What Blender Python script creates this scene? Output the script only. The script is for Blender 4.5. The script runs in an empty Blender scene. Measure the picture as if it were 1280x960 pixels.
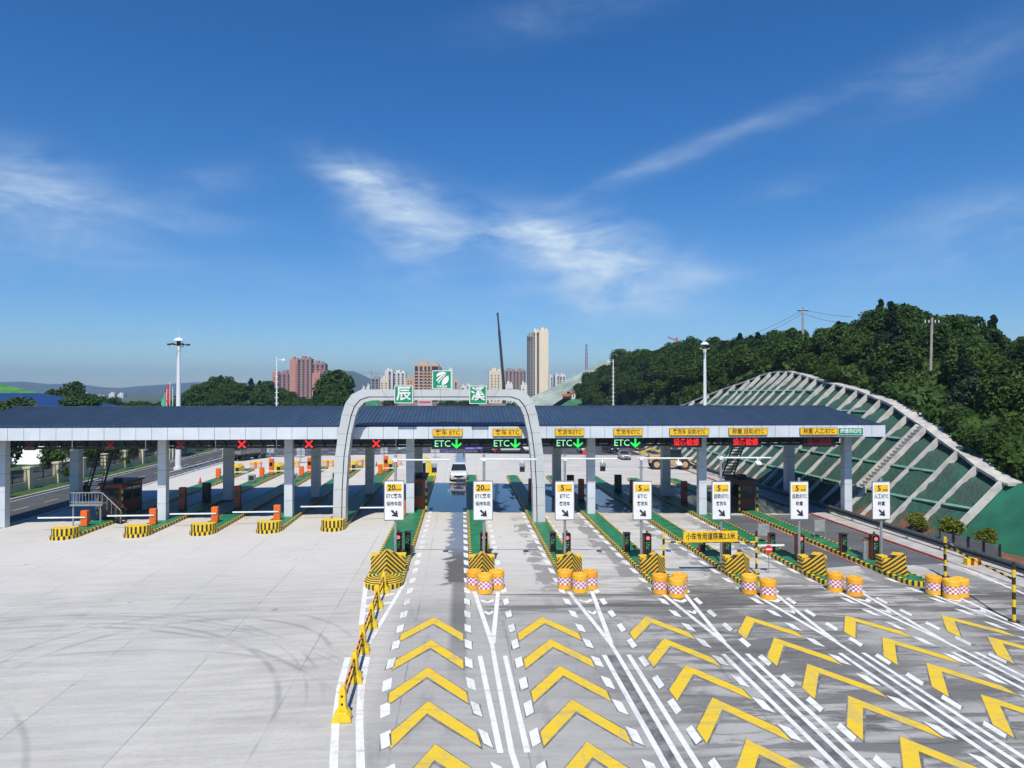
import bpy, math, random
from mathutils import Vector, Matrix
R = math.radians
random.seed(7)
SC = bpy.context.scene
COL = SC.collection

# ------------------------------------------------------------------ helpers
class MB:
    def __init__(s): s.v = []; s.f = []; s.m = []
    def add(s, vs, fs, mi=0):
        b = len(s.v); s.v += [tuple(v) for v in vs]
        for f in fs: s.f.append(tuple(b + i for i in f)); s.m.append(mi)
        return s
    def box(s, x0, x1, y0, y1, z0, z1, mi=0):
        return s.add([(x0,y0,z0),(x1,y0,z0),(x1,y1,z0),(x0,y1,z0),(x0,y0,z1),(x1,y0,z1),(x1,y1,z1),(x0,y1,z1)],
                     [(0,3,2,1),(4,5,6,7),(0,1,5,4),(1,2,6,5),(2,3,7,6),(3,0,4,7)], mi)
    def cbox(s, c, d, mi=0, rz=0, rx=0):
        M = Matrix.Translation(c) @ Matrix.Rotation(rz,4,'Z') @ Matrix.Rotation(rx,4,'X')
        hx,hy,hz = [k/2 for k in d]
        P = [(-hx,-hy,-hz),(hx,-hy,-hz),(hx,hy,-hz),(-hx,hy,-hz),(-hx,-hy,hz),(hx,-hy,hz),(hx,hy,hz),(-hx,hy,hz)]
        return s.add([M @ Vector(p) for p in P],[(0,3,2,1),(4,5,6,7),(0,1,5,4),(1,2,6,5),(2,3,7,6),(3,0,4,7)], mi)
    def quad(s, a, b, c, d, mi=0): return s.add([a,b,c,d],[(0,1,2,3)],mi)
    def prism(s, poly, a, b, axis='z', mi=0):
        n = len(poly)
        def P(p, t): return (p[0],p[1],t) if axis=='z' else ((p[0],t,p[1]) if axis=='y' else (t,p[0],p[1]))
        vs = [P(p,a) for p in poly] + [P(p,b) for p in poly]
        fs = [tuple(range(n))[::-1], tuple(range(n,2*n))] + [(i,(i+1)%n,n+(i+1)%n,n+i) for i in range(n)]
        return s.add(vs, fs, mi)
    def tube(s, p0, p1, r0, r1=None, n=8, mi=0, cap=True):
        r1 = r0 if r1 is None else r1
        p0 = Vector(p0); p1 = Vector(p1); d = (p1-p0).normalized()
        u = d.orthogonal().normalized(); w = d.cross(u)
        vs = []
        for p, r in ((p0,r0),(p1,r1)):
            for i in range(n):
                a = 2*math.pi*i/n; vs.append(p + (u*math.cos(a)+w*math.sin(a))*r)
        fs = [(i,(i+1)%n,n+(i+1)%n,n+i) for i in range(n)]
        if cap: fs += [tuple(range(n))[::-1], tuple(range(n,2*n))]
        return s.add(vs, fs, mi)
    def bars(s, p0, p1, r, n=8, step=.35, mis=(0,1)):
        p0=Vector(p0); p1=Vector(p1); k=max(1,round((p1-p0).length/step))
        for i in range(k): s.tube(p0.lerp(p1,i/k), p0.lerp(p1,(i+1)/k), r, r, n, mis[i%2])
        return s
    def path(s, pts, r, n=6, mi=0):
        for a,b in zip(pts[:-1],pts[1:]): s.tube(a,b,r,r,n,mi)
        return s
    def lathe(s, prof, n=16, c=(0,0,0), mi=0, mfun=None):
        vs=[(c[0]+r*math.cos(2*math.pi*i/n), c[1]+r*math.sin(2*math.pi*i/n), c[2]+z) for r,z in prof for i in range(n)]
        b=len(s.v); s.v+=vs
        for j in range(len(prof)-1):
            for i in range(n):
                s.f.append((b+j*n+i,b+j*n+(i+1)%n,b+(j+1)*n+(i+1)%n,b+(j+1)*n+i)); s.m.append(mfun(j,i) if mfun else mi)
        s.f.append(tuple(b+(len(prof)-1)*n+i for i in range(n))); s.m.append(mi)
        return s
    def mesh(s, name, mats, smooth=False):
        me = bpy.data.meshes.new(name); me.from_pydata(s.v,[],s.f); me.update()
        for m in (mats if isinstance(mats,(list,tuple)) else [mats]): me.materials.append(m)
        me.polygons.foreach_set('material_index', s.m)
        if smooth: me.polygons.foreach_set('use_smooth',[True]*len(me.polygons))
        return me
    def build(s, name, mats, parent=None, smooth=False, bevel=0, loc=(0,0,0), rz=0):
        o = bpy.data.objects.new(name, s.mesh(name, mats, smooth)); COL.objects.link(o)
        o.location = loc; o.rotation_euler = (0,0,rz)
        if parent: o.parent = parent
        if bevel:
            b = o.modifiers.new('bevel','BEVEL'); b.width = bevel; b.segments = 2; b.limit_method='ANGLE'; b.angle_limit=R(40)
        return o

def tag(o, label=None, cat=None, group=None, kind=None):
    if label: o['label']=label
    if cat: o['category']=cat
    if group: o['group']=group
    if kind: o['kind']=kind
    return o
def thing(name, label, cat, loc=(0,0,0), rz=0, group=None):
    o = bpy.data.objects.new(name,None); COL.objects.link(o); o.empty_display_size=.3
    o.location=loc; o.rotation_euler=(0,0,rz); return tag(o,label,cat,group)
def struct(mb, name, mats, label=None, **k): return tag(mb.build(name,mats,**k), label, name.replace('_',' '), kind='structure')
def kids(o): return [c for c in bpy.data.objects if c.parent==o]
def copy_tree(o, loc=None, rz=None, label=None, group=None, parent=None):
    c=o.copy(); COL.objects.link(c)
    if parent: c.parent=parent
    if loc is not None: c.location=loc
    if rz is not None: c.rotation_euler=(0,0,rz)
    if label: c['label']=label
    if group: c['group']=group
    for ch in kids(o): copy_tree(ch, parent=c)
    return c

# ------------------------------------------------------------------ camera and image geometry of the place
F=887.; H=11.2; YAW=R(4.06); PIT=R(.65); SL=.018; CX=-4.2
def gz(x): return -SL*min(abs(x-CX),40)                 # crowned plaza, 1.8 % crossfall both ways
def ray(px,py):
    u=(px-640)/F; v=-(py-480)/F
    dz=math.sin(PIT)+v*math.cos(PIT); d=math.cos(PIT)-v*math.sin(PIT)
    return Vector((u*math.cos(YAW)+d*math.sin(YAW), d*math.cos(YAW)-u*math.sin(YAW), dz))
def gp(px,py,z=0):
    r=ray(px,py); zz=0
    for i in range(20): t=(zz+z-H)/r.z; zz=gz(r.x*t)
    return (r.x*t, r.y*t)
def pt(px,py,Y): r=ray(px,py); t=Y/r.y; return Vector((r.x*t,Y,H+r.z*t))
cam=bpy.data.cameras.new('camera'); co=bpy.data.objects.new('camera',cam); COL.objects.link(co)
cam.sensor_width=36; cam.lens=36*F/1280; cam.clip_end=30000; cam.clip_start=.5
co.location=(0,0,H); co.rotation_euler=(R(90)+PIT,0,-YAW); SC.camera=co

# ------------------------------------------------------------------ materials
def mk(name):
    m=bpy.data.materials.new(name); m.use_nodes=True; nt=m.node_tree; return m,nt,nt.nodes['Principled BSDF']
def nn(nt,t,**k):
    n=nt.nodes.new(t)
    for a,b in k.items():
        if a.startswith('i_'): n.inputs[int(a[2:])].default_value=b
        else: setattr(n,a,b)
    return n
def lk(nt,a,b): nt.links.new(a,b)
def math_(nt,op,a,b=None,c=None,clamp=False):
    n=nn(nt,'ShaderNodeMath',operation=op,use_clamp=clamp)
    for i,x in enumerate((a,b,c)):
        if x is None: continue
        if isinstance(x,(int,float)): n.inputs[i].default_value=x
        else: lk(nt,x,n.inputs[i])
    return n.outputs[0]
def step_(nt,x,a,b):                    # smoothstep
    n=nn(nt,'ShaderNodeMapRange',interpolation_type='SMOOTHSTEP'); n.inputs[1].default_value=a; n.inputs[2].default_value=b
    lk(nt,x,n.inputs[0]); return n.outputs[0]
def noise_(nt,vec,scale,detail=4,rough=.55,dist=0,sv=None):
    if sv:
        mp=nn(nt,'ShaderNodeMapping'); mp.inputs['Scale'].default_value=sv; lk(nt,vec,mp.inputs[0]); vec=mp.outputs[0]
    n=nn(nt,'ShaderNodeTexNoise'); n.inputs['Scale'].default_value=scale; n.inputs['Detail'].default_value=detail
    n.inputs['Roughness'].default_value=rough; n.inputs['Distortion'].default_value=dist; lk(nt,vec,n.inputs['Vector']); return n.outputs['Fac']
def mix_(nt,fac,a,b,mode='MIX'):
    n=nn(nt,'ShaderNodeMix',data_type='RGBA',blend_type=mode)
    for i,x in ((0,fac),(6,a),(7,b)):
        if isinstance(x,(int,float)): n.inputs[i].default_value=x
        elif isinstance(x,tuple): n.inputs[i].default_value=(*x,1) if len(x)==3 else x
        else: lk(nt,x,n.inputs[i])
    return n.outputs[2]
def bump_(nt,h,bsdf,st=.3,d=.02):
    b=nn(nt,'ShaderNodeBump'); b.inputs['Strength'].default_value=st; b.inputs['Distance'].default_value=d
    lk(nt,h,b.inputs['Height']); lk(nt,b.outputs[0],bsdf.inputs['Normal'])
def pm(name,col,rough=.6,metal=0,var=.18,sc=2.,bump=0,emit=None,coat=0,sv=None):
    m,nt,b=mk(name); b.inputs['Roughness'].default_value=rough; b.inputs['Metallic'].default_value=metal
    if coat: b.inputs['Coat Weight'].default_value=coat
    g=nn(nt,'ShaderNodeNewGeometry')
    n=noise_(nt,g.outputs['Position'],sc,6,.6,sv=sv)
    f=step_(nt,n,.3,.7)
    lo=tuple(c*(1-var) for c in col); hi=tuple(min(1,c*(1+var*.6)) for c in col)
    lk(nt,mix_(nt,f,lo,hi),b.inputs['Base Color'])
    lk(nt,math_(nt,'MULTIPLY_ADD',n,.2,rough-.1,True),b.inputs['Roughness'])
    if bump: bump_(nt,n,b,bump)
    if emit: b.inputs['Emission Color'].default_value=(*emit[0],1); b.inputs['Emission Strength'].default_value=emit[1]
    return m
def emi(name,col,s): return pm(name,tuple(c*.3 for c in col),.5,emit=(col,s),var=0)

M={}
M['white']=pm('white_paint',(.78,.78,.76),.5,sc=3,var=.12)
M['whiteplas']=pm('white_plastic',(.8,.8,.8),.35,var=.05)
M['yellow']=pm('traffic_yellow',(.82,.56,.018),.45,var=.15,sc=4)
M['black']=pm('black_paint',(.03,.025,.022),.5,var=.3,sc=4)
M['blackgloss']=pm('black_plastic',(.012,.012,.014),.25,var=.1)
M['orange']=pm('orange_enamel',(.80,.14,.012),.4,var=.12,sc=3)
M['rust']=pm('red_brown_enamel',(.30,.055,.018),.45,var=.2,sc=3)
def barrel_mat():
    m,nt,b=mk('orange_barrel_plastic'); g=nn(nt,'ShaderNodeNewGeometry'); oi=nn(nt,'ShaderNodeObjectInfo'); P=g.outputs['Position']
    c=mix_(nt,oi.outputs['Random'],(.84,.36,.012),(.88,.48,.03)); n=noise_(nt,P,4,6,.7); d=noise_(nt,P,11,5,.7)
    c=mix_(nt,math_(nt,'MULTIPLY',step_(nt,n,.48,.7),.35),c,(.46,.28,.12)); c=mix_(nt,math_(nt,'MULTIPLY',step_(nt,d,.60,.70),.5),c,(.25,.14,.06))
    lk(nt,c,b.inputs['Base Color']); b.inputs['Roughness'].default_value=.55; bump_(nt,n,b,.3,.02); return m
M['barrel']=barrel_mat()
M['red']=pm('red_film',(.62,.03,.03),.4,var=.1)
M['green']=pm('green_sign',(.0,.26,.12),.45,var=.08)
M['signyellow']=pm('yellow_sign',(.85,.52,.015),.45,var=.08)
M['deck']=pm('green_island_coating',(.022,.20,.085),.5,var=.3,sc=1.2,bump=.1)
M['steel']=pm('galvanised_steel',(.42,.44,.46),.42,.6,var=.12,sc=6)
M['dsteel']=pm('dark_steel',(.04,.045,.05),.5,.3,var=.2)
M['lampwhite']=pm('white_steel',(.75,.77,.78),.4,var=.06)
M['alu']=pm('grey_aluminium_panel',(.60,.645,.69),.38,.0,var=.08,sc=.6)
M['joint']=pm('panel_joint',(.05,.05,.055),.7)
M['soffit']=pm('soffit_panel',(.14,.15,.16),.6,var=.2)
M['glass']=pm('dark_glass',(.02,.03,.035),.08,var=.1)
M['tyre']=pm('tyre_rubber',(.02,.02,.02),.8)
M['asphalt']=pm('asphalt',(.075,.078,.082),.85,var=.25,sc=.5,bump=.2)
M['weigh']=pm('weighing_pad_asphalt',(.12,.12,.125),.8,var=.25,sc=.6,sv=(.3,1,1))
M['redline']=pm('red_kerb_paint',(.36,.04,.03),.6,var=.25)
M['pave']=pm('pale_footway',(.46,.44,.41),.8,var=.2,sc=1)
M['ribconc']=pm('rib_concrete',(.50,.48,.44),.85,var=.25,sc=.8,bump=.3)
M['earth']=pm('red_earth',(.22,.10,.05),.95,var=.4,sc=.7,bump=.5)
M['lawn']=pm('lawn_grass',(.045,.10,.018),.95,var=.45,sc=1.2,bump=.5)
M['cream']=pm('cream_render',(.62,.55,.36),.8,var=.12)
M['arrow_red']=emi('red_led',(1,.02,.02),1.1)
M['led_dim']=emi('dim_red_led',(.28,.006,.006),.25)
M['led_green']=emi('green_led',(.02,1,.12),.9)
M['led_white']=emi('pale_green_led',(.35,1,.55),.9)
M['led_panel']=pm('led_panel_face',(.006,.008,.008),.6,var=.1)
M['lamp_red']=emi('red_lamp',(1,.25,.2),.8)
M['lamp_green']=emi('green_lamp_dots',(.12,.7,.3),.5)
M['textblack']=pm('black_lettering',(.02,.02,.022),.5,var=0)
M['textred']=pm('dark_red_lettering',(.10,.012,.006),.5,var=0)
M['blueroof']=pm('blue_metal_roof',(.012,.042,.15),.45,var=.15)
M['cable']=pm('cable_black',(.02,.02,.02),.6)
M['bark']=pm('bark',(.09,.065,.045),.9,var=.3,sc=4)
M['wood_pole']=pm('weathered_concrete_pole',(.36,.33,.28),.9,var=.15)

def concrete():
    m,nt,b=mk('plaza_concrete'); g=nn(nt,'ShaderNodeNewGeometry'); P=g.outputs['Position']
    sx=nn(nt,'ShaderNodeSeparateXYZ'); lk(nt,P,sx.inputs[0]); X,Y=sx.outputs[0],sx.outputs[1]
    big=noise_(nt,P,.12,5,.6); streak=noise_(nt,P,1.,7,.62,.3,(.09,.55,1)); fine=noise_(nt,P,6,6,.7); streak2=noise_(nt,P,1.,6,.7,.2,(.22,2.2,1))
    c=mix_(nt,step_(nt,big,.3,.7),(.40,.385,.352),(.515,.495,.452))
    c=mix_(nt,math_(nt,'MULTIPLY',step_(nt,streak2,.40,.62),.45),c,(.62,.60,.555))
    c=mix_(nt,math_(nt,'MULTIPLY',step_(nt,fine,.52,.70),.40),c,(.30,.29,.275))
    # poured slab tone: every bay slightly different
    bx=math_(nt,'FLOOR',math_(nt,'DIVIDE',math_(nt,'ADD',X,6.5),4.3)); by=math_(nt,'FLOOR',math_(nt,'DIVIDE',math_(nt,'SUBTRACT',Y,40.4),26.))
    cb=nn(nt,'ShaderNodeCombineXYZ'); lk(nt,bx,cb.inputs[0]); lk(nt,by,cb.inputs[1])
    wn=nn(nt,'ShaderNodeTexWhiteNoise'); lk(nt,cb.outputs[0],wn.inputs['Vector'])
    c=mix_(nt,math_(nt,'MULTIPLY',wn.outputs['Value'],.30),c,(.36,.35,.33))
    # brighter band from the barrels back past the canopy
    band=math_(nt,'MULTIPLY',step_(nt,Y,36,52),math_(nt,'SUBTRACT',1,step_(nt,Y,120,170)))
    c=mix_(nt,math_(nt,'MULTIPLY',band,.55),c,(.665,.64,.59))
    # grime on the entry lanes, in patches stretched across the lanes
    near=math_(nt,'SUBTRACT',1,step_(nt,Y,39.5,46)); low=math_(nt,'SUBTRACT',1,step_(nt,Y,66,69))
    lx=math_(nt,'MULTIPLY',step_(nt,X,-3.6,-2.6),math_(nt,'SUBTRACT',1,step_(nt,Y,37,41)))
    c=mix_(nt,math_(nt,'MULTIPLY',lx,.40),c,(.24,.235,.222))
    ga=noise_(nt,P,1.,8,.68,.4,(.13,.75,1)); gb=noise_(nt,P,1.,9,.74,.6,(.30,1.9,1)); gc=noise_(nt,P,.11,3,.5)
    gx=math_(nt,'MULTIPLY',step_(nt,X,2,12),math_(nt,'MULTIPLY_ADD',near,.75,.25))
    gr=math_(nt,'MULTIPLY',math_(nt,'MULTIPLY',step_(nt,ga,.44,.54),gx),step_(nt,gc,.25,.45))
    c=mix_(nt,math_(nt,'MULTIPLY',gr,.84),c,(.125,.123,.115))
    gr2=math_(nt,'MULTIPLY',step_(nt,gb,.52,.60),math_(nt,'MULTIPLY_ADD',gx,.9,.12))
    c=mix_(nt,math_(nt,'MULTIPLY',gr2,math_(nt,'MULTIPLY_ADD',low,.45,.27)),c,(.09,.088,.08))
    # brown mud film between the barrels and the first chevrons
    gd=noise_(nt,P,1.,5,.65,.5,(.28,.5,1)); gm=math_(nt,'MULTIPLY',step_(nt,gd,.50,.62),math_(nt,'MULTIPLY',step_(nt,X,7,13),math_(nt,'MULTIPLY',step_(nt,Y,33,36),math_(nt,'SUBTRACT',1,step_(nt,Y,41,44)))))
    c=mix_(nt,math_(nt,'MULTIPLY',gm,.42),c,(.20,.155,.11))
    # drips and puddle stains creeping out of the kerbs on the right side of every entry lane
    lu=math_(nt,'FRACT',math_(nt,'DIVIDE',math_(nt,'SUBTRACT',X,1.25),5.3)); gk=noise_(nt,P,1.,5,.6,.8,(.9,.35,1))
    kd=math_(nt,'MULTIPLY',step_(nt,math_(nt,'ADD',lu,math_(nt,'MULTIPLY_ADD',gk,.60,-.26)),.66,.70),math_(nt,'MULTIPLY',step_(nt,X,1,2),math_(nt,'MULTIPLY',step_(nt,Y,39,42),math_(nt,'SUBTRACT',1,step_(nt,Y,60,67)))))
    kd=math_(nt,'MULTIPLY',kd,step_(nt,noise_(nt,P,.45,3),.44,.50)); c=mix_(nt,math_(nt,'MULTIPLY',kd,.7),c,(.17,.17,.172))
    # cross streaks where vehicles brake behind the barrels
    cr=math_(nt,'MULTIPLY',math_(nt,'MULTIPLY',step_(nt,noise_(nt,P,1.,5,.6,.2,(.10,1.8,1)),.50,.56),step_(nt,X,.8,1.6)),math_(nt,'MULTIPLY',step_(nt,Y,35.5,37.5),math_(nt,'SUBTRACT',1,step_(nt,Y,40.2,41.2))))
    c=mix_(nt,math_(nt,'MULTIPLY',cr,.75),c,(.09,.09,.085))
    # rubber in the wheel tracks of the chevron lanes
    rb=math_(nt,'MULTIPLY',math_(nt,'MULTIPLY',step_(nt,noise_(nt,P,1.,5,.65,.4,(.55,.16,1)),.52,.66),lx),.30); c=mix_(nt,rb,c,(.12,.12,.12))
    # tyre arcs on the exit apron
    tn=noise_(nt,P,.5,3)
    arc=None
    for cx,cy,rr,w,st in ((-22,16,20.5,.22,.42),(-22,16,22.2,.18,.32),(-21.5,16.4,21.2,.12,.3),(-30,14,17,.25,.38),(-30,14,18.9,.2,.3),(-19,24,12.6,.22,.42),(-19,24,14.2,.16,.34),(-18.6,24.5,13.1,.12,.3),(-26,10,14,.25,.3),(-26,10,15.7,.18,.25),(-15,18,14.5,.18,.3),(-14.6,18,16.1,.15,.25),(-12,30,6.5,.22,.4),(-12.3,30,7.9,.16,.36),(-34,24,13,.2,.25),(-34,24,14.8,.15,.22)):
        d=math_(nt,'SQRT',math_(nt,'ADD',math_(nt,'POWER',math_(nt,'SUBTRACT',X,cx),2),math_(nt,'POWER',math_(nt,'SUBTRACT',Y,cy),2)))
        e=math_(nt,'MULTIPLY',math_(nt,'SUBTRACT',1,step_(nt,math_(nt,'ABSOLUTE',math_(nt,'SUBTRACT',d,rr)),0,w)),st)
        e=math_(nt,'MULTIPLY',e,step_(nt,Y,cy-2,cy+4))
        arc=e if arc is None else math_(nt,'MAXIMUM',arc,e)
    arc=math_(nt,'MULTIPLY',math_(nt,'MULTIPLY',arc,step_(nt,tn,.3,.6)),math_(nt,'SUBTRACT',1,step_(nt,X,-6,-4)))
    c=mix_(nt,arc,c,(.12,.12,.12))
    # oil drips
    vo=nn(nt,'ShaderNodeTexVoronoi'); vo.inputs['Scale'].default_value=.45; lk(nt,P,vo.inputs['Vector'])
    dr=math_(nt,'MULTIPLY',math_(nt,'SUBTRACT',1,step_(nt,vo.outputs['Distance'],.04,.11)),step_(nt,noise_(nt,P,.3,2),.52,.6))
    c=mix_(nt,math_(nt,'MULTIPLY',dr,.6),c,(.07,.07,.07))
    # joints
    jx=math_(nt,'ABSOLUTE',math_(nt,'SUBTRACT',math_(nt,'FRACT',math_(nt,'ADD',math_(nt,'DIVIDE',math_(nt,'ADD',X,6.5),4.3),.5)),.5))
    jy=math_(nt,'ABSOLUTE',math_(nt,'SUBTRACT',math_(nt,'FRACT',math_(nt,'ADD',math_(nt,'DIVIDE',math_(nt,'SUBTRACT',Y,40.4),26.),.5)),.5))
    j=math_(nt,'MAXIMUM',math_(nt,'SUBTRACT',1,step_(nt,jx,.003,.009)),math_(nt,'SUBTRACT',1,step_(nt,jy,.0007,.0022)))
    c=mix_(nt,math_(nt,'MULTIPLY',j,math_(nt,'MULTIPLY_ADD',step_(nt,noise_(nt,P,.25,3),.40,.62),.38,.10)),c,(.10,.10,.10))
    # water
    en=noise_(nt,P,.9,6,.65,.3)
    edge=math_(nt,'MULTIPLY_ADD',math_(nt,'SUBTRACT',en,.5),3.0,0)
    w1=math_(nt,'MULTIPLY',step_(nt,math_(nt,'ADD',X,edge),-1.15,-.75),math_(nt,'SUBTRACT',1,step_(nt,X,.55,.75)))
    w1=math_(nt,'MULTIPLY',w1,step_(nt,math_(nt,'ADD',Y,edge),41.5,42.5))
    trail=math_(nt,'MULTIPLY',math_(nt,'MULTIPLY',step_(nt,X,-.75,-.35),math_(nt,'SUBTRACT',1,step_(nt,X,.15,.3))),math_(nt,'MULTIPLY',step_(nt,Y,25,36),.85))
    w2=math_(nt,'MULTIPLY',step_(nt,math_(nt,'ADD',Y,math_(nt,'MULTIPLY',edge,.25)),66.6,67.4),math_(nt,'SUBTRACT',1,step_(nt,math_(nt,'ADD',Y,math_(nt,'MULTIPLY',edge,.3)),88,89)))
    pud=noise_(nt,P,1.,5,.6,.5,(.5,.22,1))
    w2=math_(nt,'MULTIPLY',math_(nt,'MULTIPLY',w2,step_(nt,X,-6,-3.5)),math_(nt,'SUBTRACT',1,math_(nt,'MULTIPLY',math_(nt,'SUBTRACT',1,step_(nt,pud,.40,.47)),step_(nt,X,.3,1))))
    wet=math_(nt,'MAXIMUM',w1,w2,None,True); wd=math_(nt,'MAXIMUM',wet,trail,None,True)
    dark=mix_(nt,1.,c,(.34,.34,.36),'MULTIPLY'); c=mix_(nt,wd,c,dark); lk(nt,c,b.inputs['Base Color'])
    lk(nt,math_(nt,'MULTIPLY_ADD',wet,-.72,.80,True),b.inputs['Roughness'])
    lk(nt,math_(nt,'MULTIPLY_ADD',wet,-.1,.5),b.inputs['Specular IOR Level'])
    dry=math_(nt,'SUBTRACT',1,wet); bump_(nt,math_(nt,'MULTIPLY_ADD',dry,fine,math_(nt,'MULTIPLY',noise_(nt,P,1.6,2),.10)),b,.25,.01)
    return m
M['concrete']=concrete()

def paint(name,col,grime):
    m,nt,b=mk(name); g=nn(nt,'ShaderNodeNewGeometry'); P=g.outputs['Position']
    n=noise_(nt,P,5,6,.7); s=noise_(nt,P,1,6,.7,.2,(.4,2.5,1)); sc=noise_(nt,P,14,5,.7)
    c=mix_(nt,math_(nt,'MULTIPLY',step_(nt,n,.45,.75),.35),col,tuple(k*.75 for k in col))
    c=mix_(nt,math_(nt,'MULTIPLY',step_(nt,s,.50,.68),grime),c,(.25,.235,.20)); wt=noise_(nt,P,1,6,.7,.3,(1.5,.22,1)); c=mix_(nt,math_(nt,'MULTIPLY',step_(nt,wt,.52,.66),grime),c,(.30,.29,.26))
    c=mix_(nt,math_(nt,'MULTIPLY',step_(nt,sc,.57,.66),.6),c,(.36,.355,.34))
    lk(nt,c,b.inputs['Base Color']); b.inputs['Roughness'].default_value=.6; bump_(nt,sc,b,.15,.01); return m
M['linewhite']=paint('white_road_paint',(.80,.80,.78),.4)
M['lineyellow']=paint('yellow_road_paint',(.80,.545,.018),.38)
M['stain']=pm('old_paint_stain',(.20,.20,.195),.8,var=.5,sc=2)  # dark stains round the painted markings

def chevron_mat():
    m,nt,b=mk('bumper_chevrons'); t=nn(nt,'ShaderNodeTexCoord'); s=nn(nt,'ShaderNodeSeparateXYZ'); lk(nt,t.outputs['Object'],s.inputs[0])
    v=math_(nt,'ADD',math_(nt,'MULTIPLY',s.outputs[2],1.0),math_(nt,'MULTIPLY',math_(nt,'ABSOLUTE',s.outputs[0]),1.5))
    f=math_(nt,'FRACT',math_(nt,'DIVIDE',math_(nt,'SUBTRACT',v,.02),.24)); k=math_(nt,'GREATER_THAN',f,.5)
    n=noise_(nt,t.outputs['Object'],5,5,.7)
    c=mix_(nt,k,(.035,.022,.018),(.80,.50,.03)); c=mix_(nt,math_(nt,'MULTIPLY',step_(nt,n,.5,.75),.35),c,(.45,.28,.12))
    lk(nt,c,b.inputs['Base Color']); b.inputs['Roughness'].default_value=.45; return m
M['chev']=chevron_mat()

def roof_mat():
    m,nt,b=mk('blue_grey_standing_seam'); g=nn(nt,'ShaderNodeNewGeometry'); P=g.outputs['Position']
    n=noise_(nt,P,1,5,.6,0,(1.2,.15,1)); c=mix_(nt,step_(nt,n,.3,.7),(.040,.066,.108),(.058,.088,.135))
    lk(nt,c,b.inputs['Base Color']); b.inputs['Roughness'].default_value=.42; b.inputs['Metallic'].default_value=.15; return m
M['roof']=roof_mat()

def leaf_mat(name,c0,c1,c2,transl=.25):
    m,nt,b=mk(name); g=nn(nt,'ShaderNodeNewGeometry'); oi=nn(nt,'ShaderNodeObjectInfo')
    n=noise_(nt,g.outputs['Position'],.45,4,.6); n2=noise_(nt,g.outputs['Position'],2.5,3,.6)
    c=mix_(nt,step_(nt,n,.32,.68),c0,c1); c=mix_(nt,math_(nt,'MULTIPLY',oi.outputs['Random'],.65),c,c2); c=mix_(nt,math_(nt,'MULTIPLY',step_(nt,n2,.5,.8),.5),c,tuple(min(1,k*1.7) for k in c1))
    lk(nt,c,b.inputs['Base Color']); b.inputs['Roughness'].default_value=.6; b.inputs['Specular IOR Level'].default_value=.25
    tr=nn(nt,'ShaderNodeBsdfTranslucent'); lk(nt,c,tr.inputs[0]); mx=nn(nt,'ShaderNodeMixShader'); mx.inputs[0].default_value=transl
    lk(nt,b.outputs[0],mx.inputs[1]); lk(nt,tr.outputs[0],mx.inputs[2]); lk(nt,mx.outputs[0],nt.nodes['Material Output'].inputs[0]); return m
M['leaf']=leaf_mat('broadleaf_foliage',(.018,.046,.006),(.046,.105,.012),(.062,.108,.014))
M['pine']=leaf_mat('pine_foliage',(.012,.030,.012),(.022,.050,.018),(.014,.034,.012),.1)
M['bush']=leaf_mat('clipped_bush_foliage',(.10,.13,.012),(.20,.23,.02),(.17,.18,.02))
M['scrub']=pm('hill_undergrowth_soil',(.018,.034,.008),.95,var=.5,sc=.4,bump=.6)

def net_mat():
    m,nt,b=mk('green_dust_net'); g=nn(nt,'ShaderNodeNewGeometry'); P=g.outputs['Position']
    n=noise_(nt,P,.35,5,.65); w=noise_(nt,P,1.,5,.7,.5,(.5,1.6,.8))
    c=mix_(nt,step_(nt,n,.32,.62),(.016,.112,.074),(.040,.078,.056))
    c=mix_(nt,math_(nt,'MULTIPLY',step_(nt,w,.48,.72),.6),c,(.075,.095,.07))
    c=mix_(nt,math_(nt,'MULTIPLY',step_(nt,noise_(nt,P,3,5,.7),.5,.7),.5),c,(.02,.10,.065))
    s=nn(nt,'ShaderNodeSeparateXYZ'); lk(nt,P,s.inputs[0])
    e=math_(nt,'MULTIPLY',math_(nt,'SUBTRACT',1,step_(nt,math_(nt,'ADD',s.outputs[2],math_(nt,'MULTIPLY',n,2.4)),1.0,2.2)),step_(nt,noise_(nt,P,.5,3),.45,.6))
    c=mix_(nt,e,c,(.20,.085,.04))
    lk(nt,c,b.inputs['Base Color']); b.inputs['Roughness'].default_value=.75; bump_(nt,math_(nt,'ADD',w,noise_(nt,P,2.2,5,.7)),b,.9,.22); return m
M['net']=net_mat()
def netplain(name,a,bb):
    return pm(name,a,.8,var=.35,sc=.25,bump=.4)
M['netflat']=netplain('smooth_green_net',(.012,.13,.075),0)
M['netfar']=netplain('far_green_net',(.05,.20,.08),0)
M['palecut']=pm('pale_cut_slope',(.36,.42,.35),.9,var=.35,sc=.12,sv=(.5,.5,1.6))

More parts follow.
